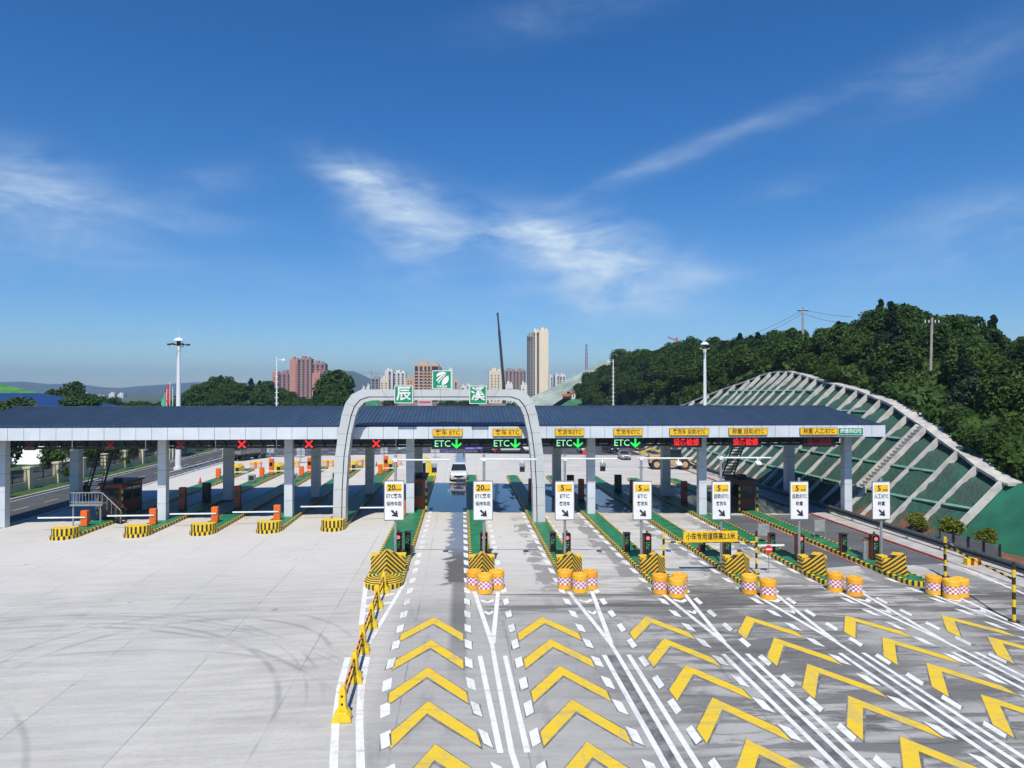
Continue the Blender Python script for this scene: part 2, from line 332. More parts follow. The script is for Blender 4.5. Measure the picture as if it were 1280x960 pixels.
# ------------------------------------------------------------------ lettering
_tc={}
def text_mesh(body,size,off=0.0,space=1.0,align='CENTER'):
    key=(body,size,off,space,align)
    if key not in _tc:
        cu=bpy.data.curves.new('lettering','FONT'); cu.body=body; cu.size=size; cu.offset=off; cu.align_x=align; cu.align_y='CENTER'; cu.resolution_u=2; cu.space_character=space; cu.extrude=.004
        o=bpy.data.objects.new('lettering',cu); COL.objects.link(o)
        dg=bpy.context.evaluated_depsgraph_get(); dg.update(); me=bpy.data.meshes.new_from_object(o.evaluated_get(dg))
        _tc[key]=([tuple(v.co) for v in me.vertices],[tuple(p.vertices) for p in me.polygons])
        bpy.data.objects.remove(o); bpy.data.curves.remove(cu); bpy.data.meshes.remove(me)
    return _tc[key]
def put_text(mb,body,size,x,y,z,mi=0,off=.0,space=1.,fit=None,sx=1.):       # upright, facing -Y
    v,f=text_mesh(body,size,off,space)
    if fit:
        w=max(a[0] for a in v)-min(a[0] for a in v); sx=fit/w
    mb.add([(x+a[0]*sx,y-a[2],z+a[1]) for a in v],f,mi); return mb
def rrect(x0,x1,z0,z1,r,n=4):
    P=[]
    for cx,cz,a0 in ((x1-r,z1-r,0),(x0+r,z1-r,90),(x0+r,z0+r,180),(x1-r,z0+r,270)):
        for i in range(n+1): a=R(a0+90*i/n); P.append((cx+r*math.cos(a),cz+r*math.sin(a)))
    return P

# ------------------------------------------------------------------ ground
g=MB(); g.quad((-9000,-300,-1.3),(9000,-300,-1.3),(9000,12000,-1.3),(-9000,12000,-1.3))
struct(g,'ground',pm('far_fields',(.07,.10,.04),.95,var=.4,sc=.01))
XL,XR,YF,YB=-39.9,36.2,-40,131
g=MB()
xs=[XL,-20,CX,12,33.9,XR]; ys=[YF,20,45,66,90,110,YB]
for i in range(len(xs)-1):
    for j in range(len(ys)-1):
        a,b=xs[i],xs[i+1]; c,d=ys[j],ys[j+1]
        g.quad((a,c,gz(a)),(b,c,gz(b)),(b,d,gz(b)),(a,d,gz(a)))
struct(g,'concrete_plaza',M['concrete'])
# side road on the left with kerb, verge and second road behind the fence
g=MB(); zL=gz(XL)
g.quad((-49.4,-60,zL-.12),(XL-.35,-60,zL-.12),(XL-.35,260,zL-.12),(-49.4,260,zL-.12))
struct(g,'side_road',M['asphalt'])
g=MB()
for k in range(60):
    y=20+k*5.5; g.box(-45.2,-45.05,y,y+2.6,zL-.118,zL-.112)
struct(g,'side_road_lane_line',pm('worn_yellow_line',(.55,.42,.14),.7))
g=MB(); g.box(-49.2,-49.08,-40,255,zL-.118,zL-.112); g.box(-41.0,-40.9,-40,255,zL-.118,zL-.112)
struct(g,'side_road_edge_line',M['linewhite'])
g=MB(); g.box(XL-.35,XL,-40,YB,zL-.3,zL+.06); g.box(-49.75,-49.4,-40,255,zL-.3,zL+.06); struct(g,'side_road_kerb',M['ribconc'])
g=MB(); g.box(-57,-49.75,-60,240,zL-.4,zL+.04); struct(g,'verge_lawn',M['lawn'])
g=MB(); g.quad((-66,-60,zL),(-57,-60,zL),(-57,260,zL),(-66,260,zL)); struct(g,'rear_lane_road',M['asphalt'])
g=MB(); g.box(-100,-66,-60,260,zL-.4,zL+.1); struct(g,'park_lawn',M['lawn'])
# right edge footway and embankment foot
g=MB(); zR=-.72
g.box(33.98,36.6,20,140,zR-.4,zR+.09); struct(g,'footway',M['pave'])
g=MB(); g.box(33.75,33.98,47.5,140,zR-.3,zR+.13); struct(g,'red_kerb',M['redline'])
g=MB()
for a,b,y0,y1 in ((23.45,26.95,45.6,66),(28.65,33.7,46.2,66.5)):
    g.quad((a,y0,gz(a)+.008),(b,y0+.9,gz(b)+.008),(b,y1,gz(b)+.008),(a,y1,gz(a)+.008))
struct(g,'weighing_pad',M['weigh'])
g=MB()
for a in (23.4,26.8):
    g.quad((a,46,gz(a)+.014),(a+.16,46,gz(a+.16)+.014),(a+.16,66,gz(a+.16)+.014),(a,66,gz(a)+.014))
struct(g,'red_pad_line',M['redline'])
# road crossing behind the plaza and earthworks behind
g=MB(); g.quad((-38.5,131,-.80),(37,131,-.80),(60,205,-.80),(-39.5,205,-.80)); struct(g,'cross_road',M['asphalt'])
g=MB()
for y in (137,143,150,158,168):
    for k in range(13): g.box(-38+k*2.9,-38+k*2.9+1.7,y,y+.3,-.796,-.790)
struct(g,'cross_road_lines',M['linewhite'])
g=MB(); g.quad((-160,205,-.9),(180,205,-.9),(180,420,-.9),(-160,420,-.9)); struct(g,'earth_field',M['earth'])

# ------------------------------------------------------------------ road markings (measured off the pavement, in metres)
LN=[(-1.36,0),(4.06,0),(9.38,0),(14.65,0),(19.93,0),(25.17,0)]
GO=[1.35,6.72,12.0,17.3,22.55,27.85]
EPS=.006
def gq(mb,pts,e=EPS,mi=0): mb.add([(x,y,gz(x)+e) for x,y in pts],[tuple(range(len(pts)))],mi)
def line(mb,pts,w,e=EPS):
    for (x0,y0),(x1,y1) in zip(pts[:-1],pts[1:]):
        d=Vector((x1-x0,y1-y0)).normalized(); nx,ny=-d.y*w/2,d.x*w/2
        gq(mb,[(x0+nx,y0+ny),(x0-nx,y0-ny),(x1-nx,y1-ny),(x1+nx,y1+ny)],e)
def bend(n,y):                                             # the first lane swings right towards the camera
    return (0 if y>30 else (30-y)**2*.0105) if n==0 else 0
yl=MB(); st=MB(); wd=MB(); rd=random.Random(4)
rows=[35.75,32.5,29.3,26.1,22.93,19.7,16.5,13.3]
for n,(cx,_) in enumerate(LN):
    for k,ya in enumerate(rows):
        x=cx+bend(n,ya-1); hw=1.43; dr=2.45; th=.98
        dxa=bend(n,ya)-bend(n,ya-1); dxb=bend(n,ya-dr)-bend(n,ya-1); dxc=bend(n,ya-dr-th)-bend(n,ya-1)
        A=(x+dxa,ya); B=(x-hw+dxb,ya-dr); Cc=(x-hw+dxc,ya-dr-th); D=(x+dxa,ya-th); E_=(x+hw+dxc,ya-dr-th); G_=(x+hw+dxb,ya-dr)
        gq(yl,[A,B,Cc,D],.010); gq(yl,[A,D,E_,G_],.010)
        o=.10
        gq(st,[(A[0],A[1]+.06),(B[0]-.06,B[1]+.03),(Cc[0]-.03,Cc[1]-o*1.6),(D[0],D[1]-o*2.2)],.004); gq(st,[(A[0],A[1]+.06),(D[0],D[1]-o*2.2),(E_[0]+.05,E_[1]-o*1.6),(G_[0]+.08,G_[1])],.004)
    y=12.0
    while y<68.5:
        off=0 if y<46 else 0
        for s in (-1,1):
            if n==5 and s==1 and y>44: continue
            xx=cx+s*(1.66 if not(n==0 and s==-1) else 1.55)
            b0=bend(n,y); b1=bend(n,y+1.0)
            L=1.02 if y<44 else 1.3
            hw=.16
            k_=.16*s; gq(wd,[(xx-hw+b0+.02,y+k_),(xx+hw+b0,y-k_),(xx+hw+b1,y+L-k_),(xx-hw+b1,y+L+k_)],.010)
            if y<40 and rd.random()<.8: e1,e2,e3=[rd.uniform(.01,.13) for _ in range(3)]; gq(st,[(xx-hw+b0-e1*.5,y+k_-e2),(xx+hw+b0+e3*.4,y-k_-e1),(xx+hw+b1+e2*.5,y+L-k_+.02),(xx-hw+b1-.01,y+L+k_+.01)],.003)
        y+=2.155
# gores
for gx in GO:
    cv=(gx==GO[0])
    mid=[(gx+.02,32.0),(gx+.04,30.3),(gx+(.22 if cv else .03),22.4),(gx+(.5 if cv else .04),19.5),(gx+(.9 if cv else .05),13)]
    line(wd,[(gx-.62,40.3),mid[0]],.22); line(wd,[(gx+.72,40.3),(gx+.06,32.0)],.22,.0075)
    line(wd,mid,.19)
    for s in (-1,1):
        e=.22 if cv else 0
        line(wd,[(gx+s*.54-(.02),30.5),(gx+s*.5+e+(.15 if cv and s<0 else 0),22.3)]+([] if cv else [(gx+s*.5,12)]),.2)
    for yc,w in ((38.6,.36),(36.6,.22)):
        gq(wd,[(gx-w+.05,yc+.25),(gx-w+.05,yc-.2),(gx+.05,yc-.55),(gx+w+.05,yc-.2),(gx+w+.05,yc+.25),(gx+.05,yc-.15)],.009)
    if not cv:
        b=MB(); gq(st,[(gx-.42,30.5),(gx-.42,12),(gx-.09,12),(gx-.06,30.5)],.005)
line(wd,[(-5.7,43.3),(-4.8,34.6)],.26); line(wd,[(-3.32,42.3),(-4.2,31.2),(-4.22,30.6)],.2)
line(wd,[(-4.78,30.5),(-4.6,27.5),(-4.25,24.5),(-3.8,21.6),(-3.3,19),(-2.7,16)],.26); line(wd,[(-3.98,30.5),(-3.8,27.5),(-3.45,24.5),(-3.0,21.6),(-2.5,19),(-1.9,16)],.26)
for yc in (39.6,38.0): gq(wd,[(-5.2,yc-.7),(-4.7,yc-.45),(-3.75,yc+.1),(-3.7,yc+.45),(-4.7,yc+0.05),(-5.25,yc-.25)],.009)
for yc in (36.8,): gq(wd,[(-4.9,yc-.6),(-4.1,yc-.05),(-4.05,yc+.3),(-4.9,yc-.2)],.009)
line(wd,[(33.78,45.6),(33.0,39.5),(32.0,33)],.22)
struct(yl,'chevron_markings',M['lineyellow']); struct(wd,'lane_lines',M['linewhite']); struct(st,'old_marking_stains',M['stain'])
# narrow expansion grates across the entry lanes
g=MB()
for y,x0,x1 in ((45.1,12.9,16.9),):
    gq(g,[(x0,y),(x1,y),(x1,y+.22),(x0,y+.22)],.007)
struct(g,'drain_grate',M['dsteel'])

# ------------------------------------------------------------------ the canopy
YFa,YBa,YR=62.0,82.0,72.0; ZB,ZT=7.15,8.18
XA,XB=-44.2,38.45
cp=thing('toll_canopy','long grey toll canopy with blue-grey metal roof spanning every lane','canopy',(0,0,0))
g=MB(); HL,HR=(-43.2,38.0); zr=9.72
g.add([(XA+.05,YFa+.05,ZT+.02),(XB-.05,YFa+.05,ZT+.02),(XB-.05,YBa-.05,ZT+.02),(XA+.05,YBa-.05,ZT+.02),(HL,YR,zr),(HR,YR,zr)],
      [(0,1,5,4),(2,3,4,5),(1,2,5),(3,0,4)])
rf=g.build('roof',M['roof'],cp)
g=MB()
def on(y): return ZT+.02+(zr-ZT-.02)*((y-YFa)/(YR-YFa))
k=XA+.6
while k<XB-.3:
    for sgn in (0,1):
        y0,y1=(YFa+.1,YR-.15) if sgn==0 else (YBa-.1,YR+.15)
        z0=ZT+.05; z1=zr-.0
        xt=min(max(k,HL+.1),HR-.1)
        g.add([(k-.025,y0,z0),(k+.025,y0,z0),(xt+.025,y1,z1),(xt-.025,y1,z1),(k,y0,z0+.045),(xt,y1,z1+.045)],[(0,1,4),(0,4,5,3),(1,2,5,4),(2,3,5)])
    k+=.36
g.build('standing_seams',M['roof'],rf)
g=MB(); g.box(HL,HR,YR-.18,YR+.18,zr-.02,zr+.1); g.build('ridge_cap',M['roof'],rf)
g=MB(); g.box(XA+.2,XB-.2,YFa+.28,YFa+.75,ZT+.03,ZT+.2); g.build('gutter',pm('gutter_blue',(.03,.055,.13),.4),rf)
# fascia: separate panels with open joints
g=MB(); pw=(XB-XA)/64
for i in range(64): g.box(XA+i*pw+.014,XA+(i+1)*pw-.014,YFa-.0,YFa+.06,ZB,ZT)
for i in range(64): g.box(XA+i*pw+.014,XA+(i+1)*pw-.014,YBa-.06,YBa,ZB,ZT)
ns=15
for i in range(ns):
    y0=YFa+.07+i*(YBa-YFa-.14)/ns; y1=y0+(YBa-YFa-.14)/ns
    g.box(XB-.06,XB,y0+.012,y1-.012,ZB,ZT); g.box(XA,XA+.06,y0+.012,y1-.012,ZB,ZT)
fa=g.build('fascia',M['alu'],cp)
g=MB(); g.box(XA+.1,XB-.1,YFa+.07,YFa+.2,ZB+.03,ZT-.02); g.box(XA+.1,XB-.1,YBa-.2,YBa-.07,ZB+.03,ZT-.02); g.build('fascia_backing',M['joint'],fa)
g=MB(); g.box(XA+.1,XB-.1,YFa+.22,YBa-.22,ZB+.06,ZB+.16); g.build('soffit',M['soffit'],cp)
g=MB()
for y in (66.2,71.0,77.6):
    for z in (ZB-.95,ZB-.02): g.box(XA+2,XB-2,y-.11,y+.11,z-.1,z+.1)
    x=XA+2
    while x<XB-2.6:
        g.tube((x,y,ZB-.9),(x+.55,y,ZB-.05),.07,n=5); g.tube((x+.55,y,ZB-.05),(x+1.1,y,ZB-.9),.07,n=5); x+=1.1
    g.box(XA+2,XB-2,y+.1,y+.13,ZB-.8,ZB-.1)
g.build('roof_truss',M['dsteel'],cp)
COLX=[-40.1,-26.5,-15.5,-4.66,11.97,22.5,36.6]
def colm(x,y,base,w=.70):
    g=MB(); z=base; h=(ZB+.05-base)/5
    for i in range(5): g.box(x-w/2,x+w/2,y-w/2,y+w/2,z+i*h+.012,z+(i+1)*h-.012)
    c=g.build('column',M['alu'],cp)
    g=MB(); g.box(x-w/2+.03,x+w/2-.03,y-w/2+.03,y+w/2-.03,base-.1,ZB+.04); g.build('column_core',M['joint'],c)
for i,x in enumerate(COLX):
    out=i in (0,6)
    colm(x,65.35,gz(x)+(0 if out else .22),.72)
    colm(x if i not in (1,4) else x+(1.9 if i==1 else -1.6),77.2,gz(x)+(0 if out else .22),.9)
colm(-10.0,78.6,gz(-10)+.22,.9)
# ceiling light rods and lamps hanging under the front edge
for i,x in enumerate((-33.4,-27.3,-21.4,-16.2,-10.2,-5.8,1.2)):
    if i in (4,6): continue
    t=thing('hanging_lamp','small lamp on a thin white drop rod under the canopy edge','lamp',(x,63.6,ZB),group='drop-rod lamps under the canopy')
    g=MB(); g.tube((0,0,0),(0,0,-.85),.03,n=6); g.build('drop_rod',M['lampwhite'],t)
    g=MB(); g.lathe([(.03,-.8),(.16,-.85),(.22,-1.0),(.0,-1.02)],10); g.build('lamp_head',M['lampwhite'],t)

# white portal arch standing in front of the fascia
ar=thing('portal_arch','pale grey portal arch with rounded shoulders over the centre of the canopy','arch',(-1.8,61.2,0))
outer=[(8.97,.0),(8.93,3.0),(8.80,5.8),(8.55,7.7),(8.27,9.3),(7.95,10.3),(7.43,11.02),(6.60,11.42),(3.3,11.42),(0,11.42)]
inner=[(7.93,.0),(7.88,3.0),(7.72,5.8),(7.46,7.7),(7.12,9.2),(6.85,9.85),(6.42,10.32),(5.75,10.5),(2.9,10.5),(0,10.5)]
def lerp2(a,b,t): return (a[0]+(b[0]-a[0])*t,a[1]+(b[1]-a[1])*t)
def ring(lo,hi,t0,t1,y0,y1,mb):
    L=[(lerp2(o,i,t0),lerp2(o,i,t1)) for o,i in zip(lo,hi)]
    seq=[(( -a[0],a[1]),(-b[0],b[1])) for a,b in L]+[(a,b) for a,b in reversed(L[:-1])]
    n=len(seq); vs=[]
    for (a,b) in seq: vs+=[(a[0],y0,a[1]),(b[0],y0,b[1]),(b[0],y1,b[1]),(a[0],y1,a[1])]
    fs=[(0,1,2,3),(4*n-4,4*n-1,4*n-2,4*n-3)]
    for i in range(n-1):
        for k in range(4): fs.append((4*i+k,4*(i+1)+k,4*(i+1)+(k+1)%4,4*i+(k+1)%4))
    mb.add(vs,fs)
def refine(P,m):
    out=[]
    for a,b in zip(P[:-1],P[1:]):
        for k in range(m): out.append(lerp2(a,b,k/m))
    return out+[P[-1]]
M['arch']=pm('pale_arch_panel',(.52,.54,.54),.42,.0,var=.07,sc=.5)
g=MB(); ring(outer,inner,0,.65,-.62,.62,g); g.build('outer_band',M['arch'],ar)
g=MB(); ring(outer,inner,.73,1.,-.62,.62,g); g.build('inner_band',M['arch'],ar)
g=MB(); ring(outer,inner,.64,.74,-.50,.50,g)
g.build('groove',M['joint'],ar)
g=MB()                                                   # panel joints, thin grooves proud by 2 mm
for i in range(len(outer)):
    for m in (0,.5):
        if m and i==len(outer)-1: continue
        o=lerp2(outer[i],outer[min(i+1,9)],m); n_=lerp2(inner[i],inner[min(i+1,9)],m)
        if (m and i not in (7,8,0,1,2)) or (not m and i in (0,6,7)): continue
        for s in (-1,1):
            if i==9 and s==1: continue
            a=Vector((s*o[0],o[1])); b=Vector((s*n_[0],n_[1])); d=(b-a).normalized(); p=Vector((-d.y,d.x))*.009
            g.add([(a.x+p.x,-.623,a.y+p.y),(a.x-p.x,-.623,a.y-p.y),(b.x-p.x,-.623,b.y-p.y),(b.x+p.x,-.623,b.y+p.y)],[(0,1,2,3)])
g.build('panel_joints',M['joint'],ar)

# green name boards on the arch
def board(name,label,x0,x1,z0,z1,y,face,border,r=.05,bw=.06,t=.1,cat='sign',group=None):
    o=thing(name,label,cat,((x0+x1)/2,y,(z0+z1)/2),group=group); w=(x1-x0)/2; h=(z1-z0)/2
    g=MB(); g.prism(rrect(-w,w,-h,h,r),-t/2,t/2,'y'); g.build('board',border,o)
    g=MB(); g.prism(rrect(-w+bw,w-bw,-h+bw,h-bw,r*.7),-t/2-.006,-t/2-.001,'y'); g.build('face',face,o)
    return o
o=board('name_board','green square board with white 辰 on the left of the arch',-5.66,-4.11,10.26,11.74,60.42,M['green'],M['white'],group='green boards on the arch')
put_text(g:=MB(),'辰',1.25,0,-.06,0,off=.022); g.build('lettering',M['white'],o)
g=MB(); [g.box(x-.05,x+.05,.05,.2,-.5,.5) for x in (-.4,.4)]; g.build('bracket',M['steel'],o)
o=board('name_board','green square board with white 溪 on the right of the arch',.66,2.12,10.2,11.74,60.42,M['green'],M['white'],group='green boards on the arch')
put_text(g:=MB(),'溪',1.22,0,-.06,0,off=.022); g.build('lettering',M['white'],o)
g=MB(); [g.box(x-.05,x+.05,.05,.2,-.5,.5) for x in (-.4,.4)]; g.build('bracket',M['steel'],o)
o=board('emblem_board','green square emblem board standing on top of the arch beam',-2.5,-.86,11.46,13.05,60.9,M['green'],M['white'],group='green boards on the arch')
g=MB()                                                   # round white emblem cut by two curved roads
cxe,cze,re=.02,.12,.56
def emb(mb,f0,f1,n=14):
    a=[f0(i/n) for i in range(n+1)]; b=[f1(i/n) for i in range(n+1)]
    for i in range(n): mb.add([(a[i][0],-.062,a[i][1]),(b[i][0],-.062,b[i][1]),(b[i+1][0],-.062,b[i+1][1]),(a[i+1][0],-.062,a[i+1][1])],[(0,1,2,3)])
C_=lambda a,r=re:(cxe+r*math.cos(R(a)),cze+r*math.sin(R(a)))
def sweep(t,o): return (cxe-.16+o*.5-.02+ .60*t**1.7*1.0, cze-.52+.78*t**.62)
emb(g,lambda t:C_(262+t*128),lambda t:sweep(t,.28))                                  # right lobe
emb(g,lambda t:(C_(205-t*12)[0]*.98,C_(205-t*12)[1]+t*.0) if t<0 else (cxe-.50+.62*t,cze-.18+.56*t**.7),lambda t:(cxe-.42+.62*t,cze-.30+.60*t**.7))
emb(g,lambda t:C_(150-t*105),lambda t:(cxe-.46+.80*t,cze+.10+.28*t**.6))             # top crest
emb(g,lambda t:(cxe-.36+.62*t,cze-.40+.68*t**.65),lambda t:(cxe-.27+.60*t,cze-.46+.72*t**.65))
g.build('emblem',M['white'],o)
put_text(g:=MB(),'湖南高速',.22,0,-.06,-.60,off=.006); g.build('lettering',M['white'],o)
g=MB(); [g.box(x-.05,x+.05,.05,.12,-.9,.4) for x in (-.4,.4)]; g.build('bracket',M['steel'],o)

# yellow lane boards on the fascia, LED displays beneath
FS=[('客车 ETC',-2.5,.08,'above the first green ETC display'),('客车 ETC',2.70,5.26,'beside the right arch leg'),('客货车ETC',8.18,10.76,'just right of the arch'),('客货车ETC',13.38,15.98,'second to the right of the arch'),
    ('客货车 自助/ETC',18.40,22.0,''),('称重 自助/ETC',23.8,27.36,''),('称重 人工/ETC',30.36,33.9,'')]
lab=['yellow 客车 ETC board near the middle of the fascia, left of its twin','yellow 客车 ETC board on the fascia beside the right arch leg','yellow 客货车ETC board, first to the right of the arch','yellow 客货车ETC board, second to the right of the arch','yellow 客货车 自助/ETC board above a red LED display','yellow 称重 自助/ETC board above the second red LED display','yellow 称重 人工/ETC board next to the green board at the fascia end']
for (tx,a,b,_),l in zip(FS,lab):
    o=board('lane_board',l,a,b,7.33,7.98,61.93,M['signyellow'],M['textred'],r=.05,bw=.035,t=.09,group='yellow lane boards on the fascia')
    put_text(g:=MB(),tx,.50,0,-.053,0,off=.007,fit=(b-a)*.82); g.build('lettering',M['textred'],o)
o=board('lane_board','green 绿通车核验 board at the right end of the fascia',33.92,36.3,7.33,7.98,61.93,M['green'],M['white'],r=.05,bw=.04,t=.09)
put_text(g:=MB(),'绿通车核验',.42,0,-.053,0,off=.01,fit=2.0); g.build('lettering',M['white'],o)

def led(x0,x1,label,group):
    o=thing('led_display',label,'display',((x0+x1)/2,62.5,6.68),group=group); w=(x1-x0)/2+.12
    g=MB(); g.box(-w,w,-.09,.09,-.46,.46); g.build('housing',M['led_panel'],o,bevel=.02)
    g=MB(); [g.box(x-.03,x+.03,-.03,.03,.44,.6) for x in (-w*.7,w*.7)]; g.build('bracket',M['dsteel'],o)
    return o
LE=[(-2.5,.2,'green ETC and arrow display under the left 客车 ETC board'),(2.75,5.28,'green ETC and arrow display beside the right arch leg'),(8.26,10.9,'green ETC and arrow display first to the right of the arch'),(13.4,16.1,'green ETC and arrow display second to the right of the arch')]
for a,b,l in LE:
    o=led(a,b,l,'green ETC displays under the fascia'); g=MB(); put_text(g,'ETC',.80,-.52,-.095,-.02,off=.002,fit=1.35); g.build('letters',M['led_white'],o)
    g=MB(); g.box(.62,.80,-.098,-.092,-.34,.38); g.add([(.71,-.099,-.44),(1.18,-.099,-.02),(1.10,-.099,.09),(.71,-.099,-.20),(.32,-.099,.09),(.24,-.099,-.02)],[(0,1,2,3),(0,3,4,5)]); g.build('down_arrow',M['led_green'],o)
for (a,b),l in zip(((18.8,21.4),(24.2,26.9),(31.0,33.85)),('bright red 设备检修 display under the 客货车 自助 board','bright red 设备检修 display under the 称重 自助 board','dim red 设备检修 display under the 称重 人工 board')):
    o=led(a,b,l,'red LED displays under the fascia'); put_text(g:=MB(),'设备检修',.66,0,-.095,0,off=.016,fit=2.35); g.build('letters',M['led_dim'] if a>30 else M['arrow_red'],o)
for i,x in enumerate((-36.2,-29.7,-23.9,-18.8,-13.15,-7.4)):
    o=thing('lane_signal',('unlit','very dim','dim','bright','bright','bright')[i]+' red cross signal hanging '+('beside the leftmost column','over the steep dark stair','over the gate left of the lamp mast','over the third exit gate from the left','over the fourth exit gate from the left','just right of the left arch leg')[i],'signal',(x,62.5,6.72),group='red cross lane signals')
    g=MB(); g.box(-.42,.42,-.09,.09,-.42,.42); g.build('housing',M['led_panel'],o,bevel=.02)
    g=MB()
    for s in (-1,1):
        d=Vector((.30,0,.30*s)); p=Vector((-.05*s,0,.05)); g.add([tuple(Vector((0,-.094-.001*s,0))+k) for k in (d+p,d-p,-d-p,-d+p)],[(0,1,2,3)])
    g.build('red_cross',[M['led_dim'],M['led_dim'],M['led_dim'],M['arrow_red'],M['arrow_red'],M['arrow_red']][i] if i else pm('unlit_red_led',(.09,.01,.01),.5),o)
    g=MB(); g.box(-.03,.03,-.03,.03,.41,.55); g.build('bracket',M['dsteel'],o)

# ------------------------------------------------------------------ islands
def island(x,y0,y1,hw,label,group,tip=1.0,back=True):
    z=gz(x); o=thing('traffic_island',label,'island',(x,0,z-.02),group=group); h=.30
    per=[]
    def seg(a,b,st=.30):
        a=Vector(a); b=Vector(b); n=max(1,round((b-a).length/st)); return [a.lerp(b,i/n) for i in range(n)]
    front=[(hw*math.cos(t),y0+tip-tip*math.sin(t)) for t in [math.pi*i/8 for i in range(9)]]      # right to left round the nose
    rear=[(-hw*math.cos(t),y1-tip*.6+tip*.6*math.sin(t)) for t in [math.pi*i/6 for i in range(7)]]
    P=[]
    for i in range(8): P+=seg(front[i],front[i+1],.17)
    P+=seg(front[8],rear[0])
    for i in range(6): P+=seg(rear[i],rear[i+1],.36)
    P+=seg(rear[6],front[0])
    n=len(P); w=.17
    cxs=[Vector((max(-hw+w,min(hw-w,p.x)),min(max(p.y,y0+w),y1-w))) for p in P]
    I=[]
    for i in range(n):
        t=(P[(i+1)%n]-P[i-1]).normalized(); nrm=Vector((t.y,-t.x)); I.append(P[i]+nrm*w)
    g=MB()
    for i in range(n):
        j=(i+1)%n; a,b,c,d=P[i],P[j],I[j],I[i]; mi=i%2
        g.add([(a.x,a.y,-.3),(b.x,b.y,-.3),(b.x,b.y,h-.03),(a.x,a.y,h-.03),(a.x*.985,a.y,h),(b.x*.985,b.y,h),(c.x,c.y,h),(d.x,d.y,h)],[(0,1,2,3),(3,2,5,4),(4,5,6,7)],mi)
    g.build('kerb',[M['yellow'],M['black']],o)
    g=MB(); g.add([(p.x,p.y,h-.025) for p in I],[tuple(range(n))]); g.build('deck',M['deck'],o)
    return o
names=['A','B','C','D','E','F','G']
sgn=['left 20 sign','right 20 sign','first 5 ETC sign by the arch leg','second 5 ETC sign','自助/ETC 客货车 sign','自助/ETC 称重 sign','人工/ETC 称重 sign']
IX=[-4.5,1.25,6.72,12.0,17.45,22.55,27.85]
IHW=[1.12,.74,.76,.76,.76,.76,.76]
for i,x in enumerate(IX):
    island(x,40.5 if i==0 else 41.2,95 if i<5 else 93,IHW[i],'striped green-decked entry island carrying the '+sgn[i],'entry islands with striped kerbs',1.5 if i==0 else 1.0)
LX=[-31.75,-26.1,-20.95,-15.7,-10.55]
lbl2=['below the dark stairs','left of the lamp mast','with the middle gate','beside the third column','under the left arch leg']
lbl=['below the dark stairs, leftmost gate','between the second gate and the lamp mast','with the middle exit gate','beside the third column, fourth exit gate','whose nose meets the left arch leg']
for i,x in enumerate(LX):
    island(x,58.4,109,1.75 if i==99 else .98,'exit island with green deck '+lbl[i],'exit islands with striped kerbs',.9)
    # low striped nose block, upper tier
    o=thing('nose_block','low striped block on the nose of the exit island '+lbl2[i],'bollard',(x,58.66,gz(x)+.28),group='striped nose blocks on the exit islands')
    g=MB(); P=[(.94*math.cos(t),.82-.94*math.sin(t)) for t in [math.pi*k/9 for k in range(10)]]; P=[(.94,1.15)]+P+[(-.94,1.15)]
    Q=[]
    for a,b in zip(P[:-1],P[1:]):
        m=max(1,round(math.dist(a,b)/.16)); Q+=[lerp2(a,b,k/m) for k in range(m)]
    Q.append(P[-1])
    for k in range(len(Q)-1):
        a,b=Q[k],Q[k+1]; g.quad((a[0],a[1],0),(b[0],b[1],0),(b[0],b[1],.58),(a[0],a[1],.58),k%2)
    g.quad((-.94,1.15,0),(.94,1.15,0),(.94,1.15,.58),(-.94,1.15,.58),1)
    g.add([(q[0],q[1],.58) for q in Q],[tuple(range(len(Q)))],0)
    g.build('striped_body',[M['yellow'],M['black']],o)
    g=MB(); g.prism([(1.16,0),(2.1,0),(1.16,.40)],-.7,.7,'x'); g.build('rear_ramp',M['yellow'],o)

# bumper blocks on the entry islands
def bumper():
    o=thing('crash_bumper','','bumper')
    g=MB(); nb=(0,-.62,0); nt=(0,-.28,1.36); rl=(-.78,.55,0); rr=(.78,.55,0); tl=(-.72,.52,.64); tr=(.72,.52,.64); bk=(0,.55,0); bt=(0,.53,1.30)
    g.add([nb,nt,tl,rl,tr,rr,bt,bk],[(0,1,2,3),(1,0,5,4),(1,6,2),(1,4,6),(3,2,6,7),(7,6,4,5)])
    g.build('nose_wedge',M['chev'],o)
    for s in (-1,1):
        a,b=sorted((s*.30,s*.76)); g=MB(); g.box(a,b,.56,1.1,0,.84); blk=g.build('side_block',M['chev'],o)
        a,b=sorted((s*.29,s*.77)); g=MB(); g.box(a,b,.555,1.11,.842,.91); g.build('yellow_cap',M['yellow'],blk)
    return o
bp=None
bl=['wide striped bumper under the left 20 sign','striped bumper behind the barrels under the right 20 sign','striped bumper behind the barrels under the first 5 ETC sign','striped bumper beside the height bar’s left post','striped bumper inside the height bar under the yellow board','striped bumper under the 自助/ETC 称重 sign','striped bumper under the 人工/ETC 称重 sign'] 
for i,x in enumerate(IX):
    l=bl[i].replace('’',"'")
    if bp is None: o=bp=bumper(); o['label']=l; o.location=(x,43.6,gz(x)+.24); o['group']='striped crash bumpers'; o.scale=(1.38,1,1.08)
    else: o=copy_tree(bp,(x,43.35,gz(x)+.25),label=l); o.scale=(1.06,1.3,1.0) if i>4 else (1.03,1.12,1.0)
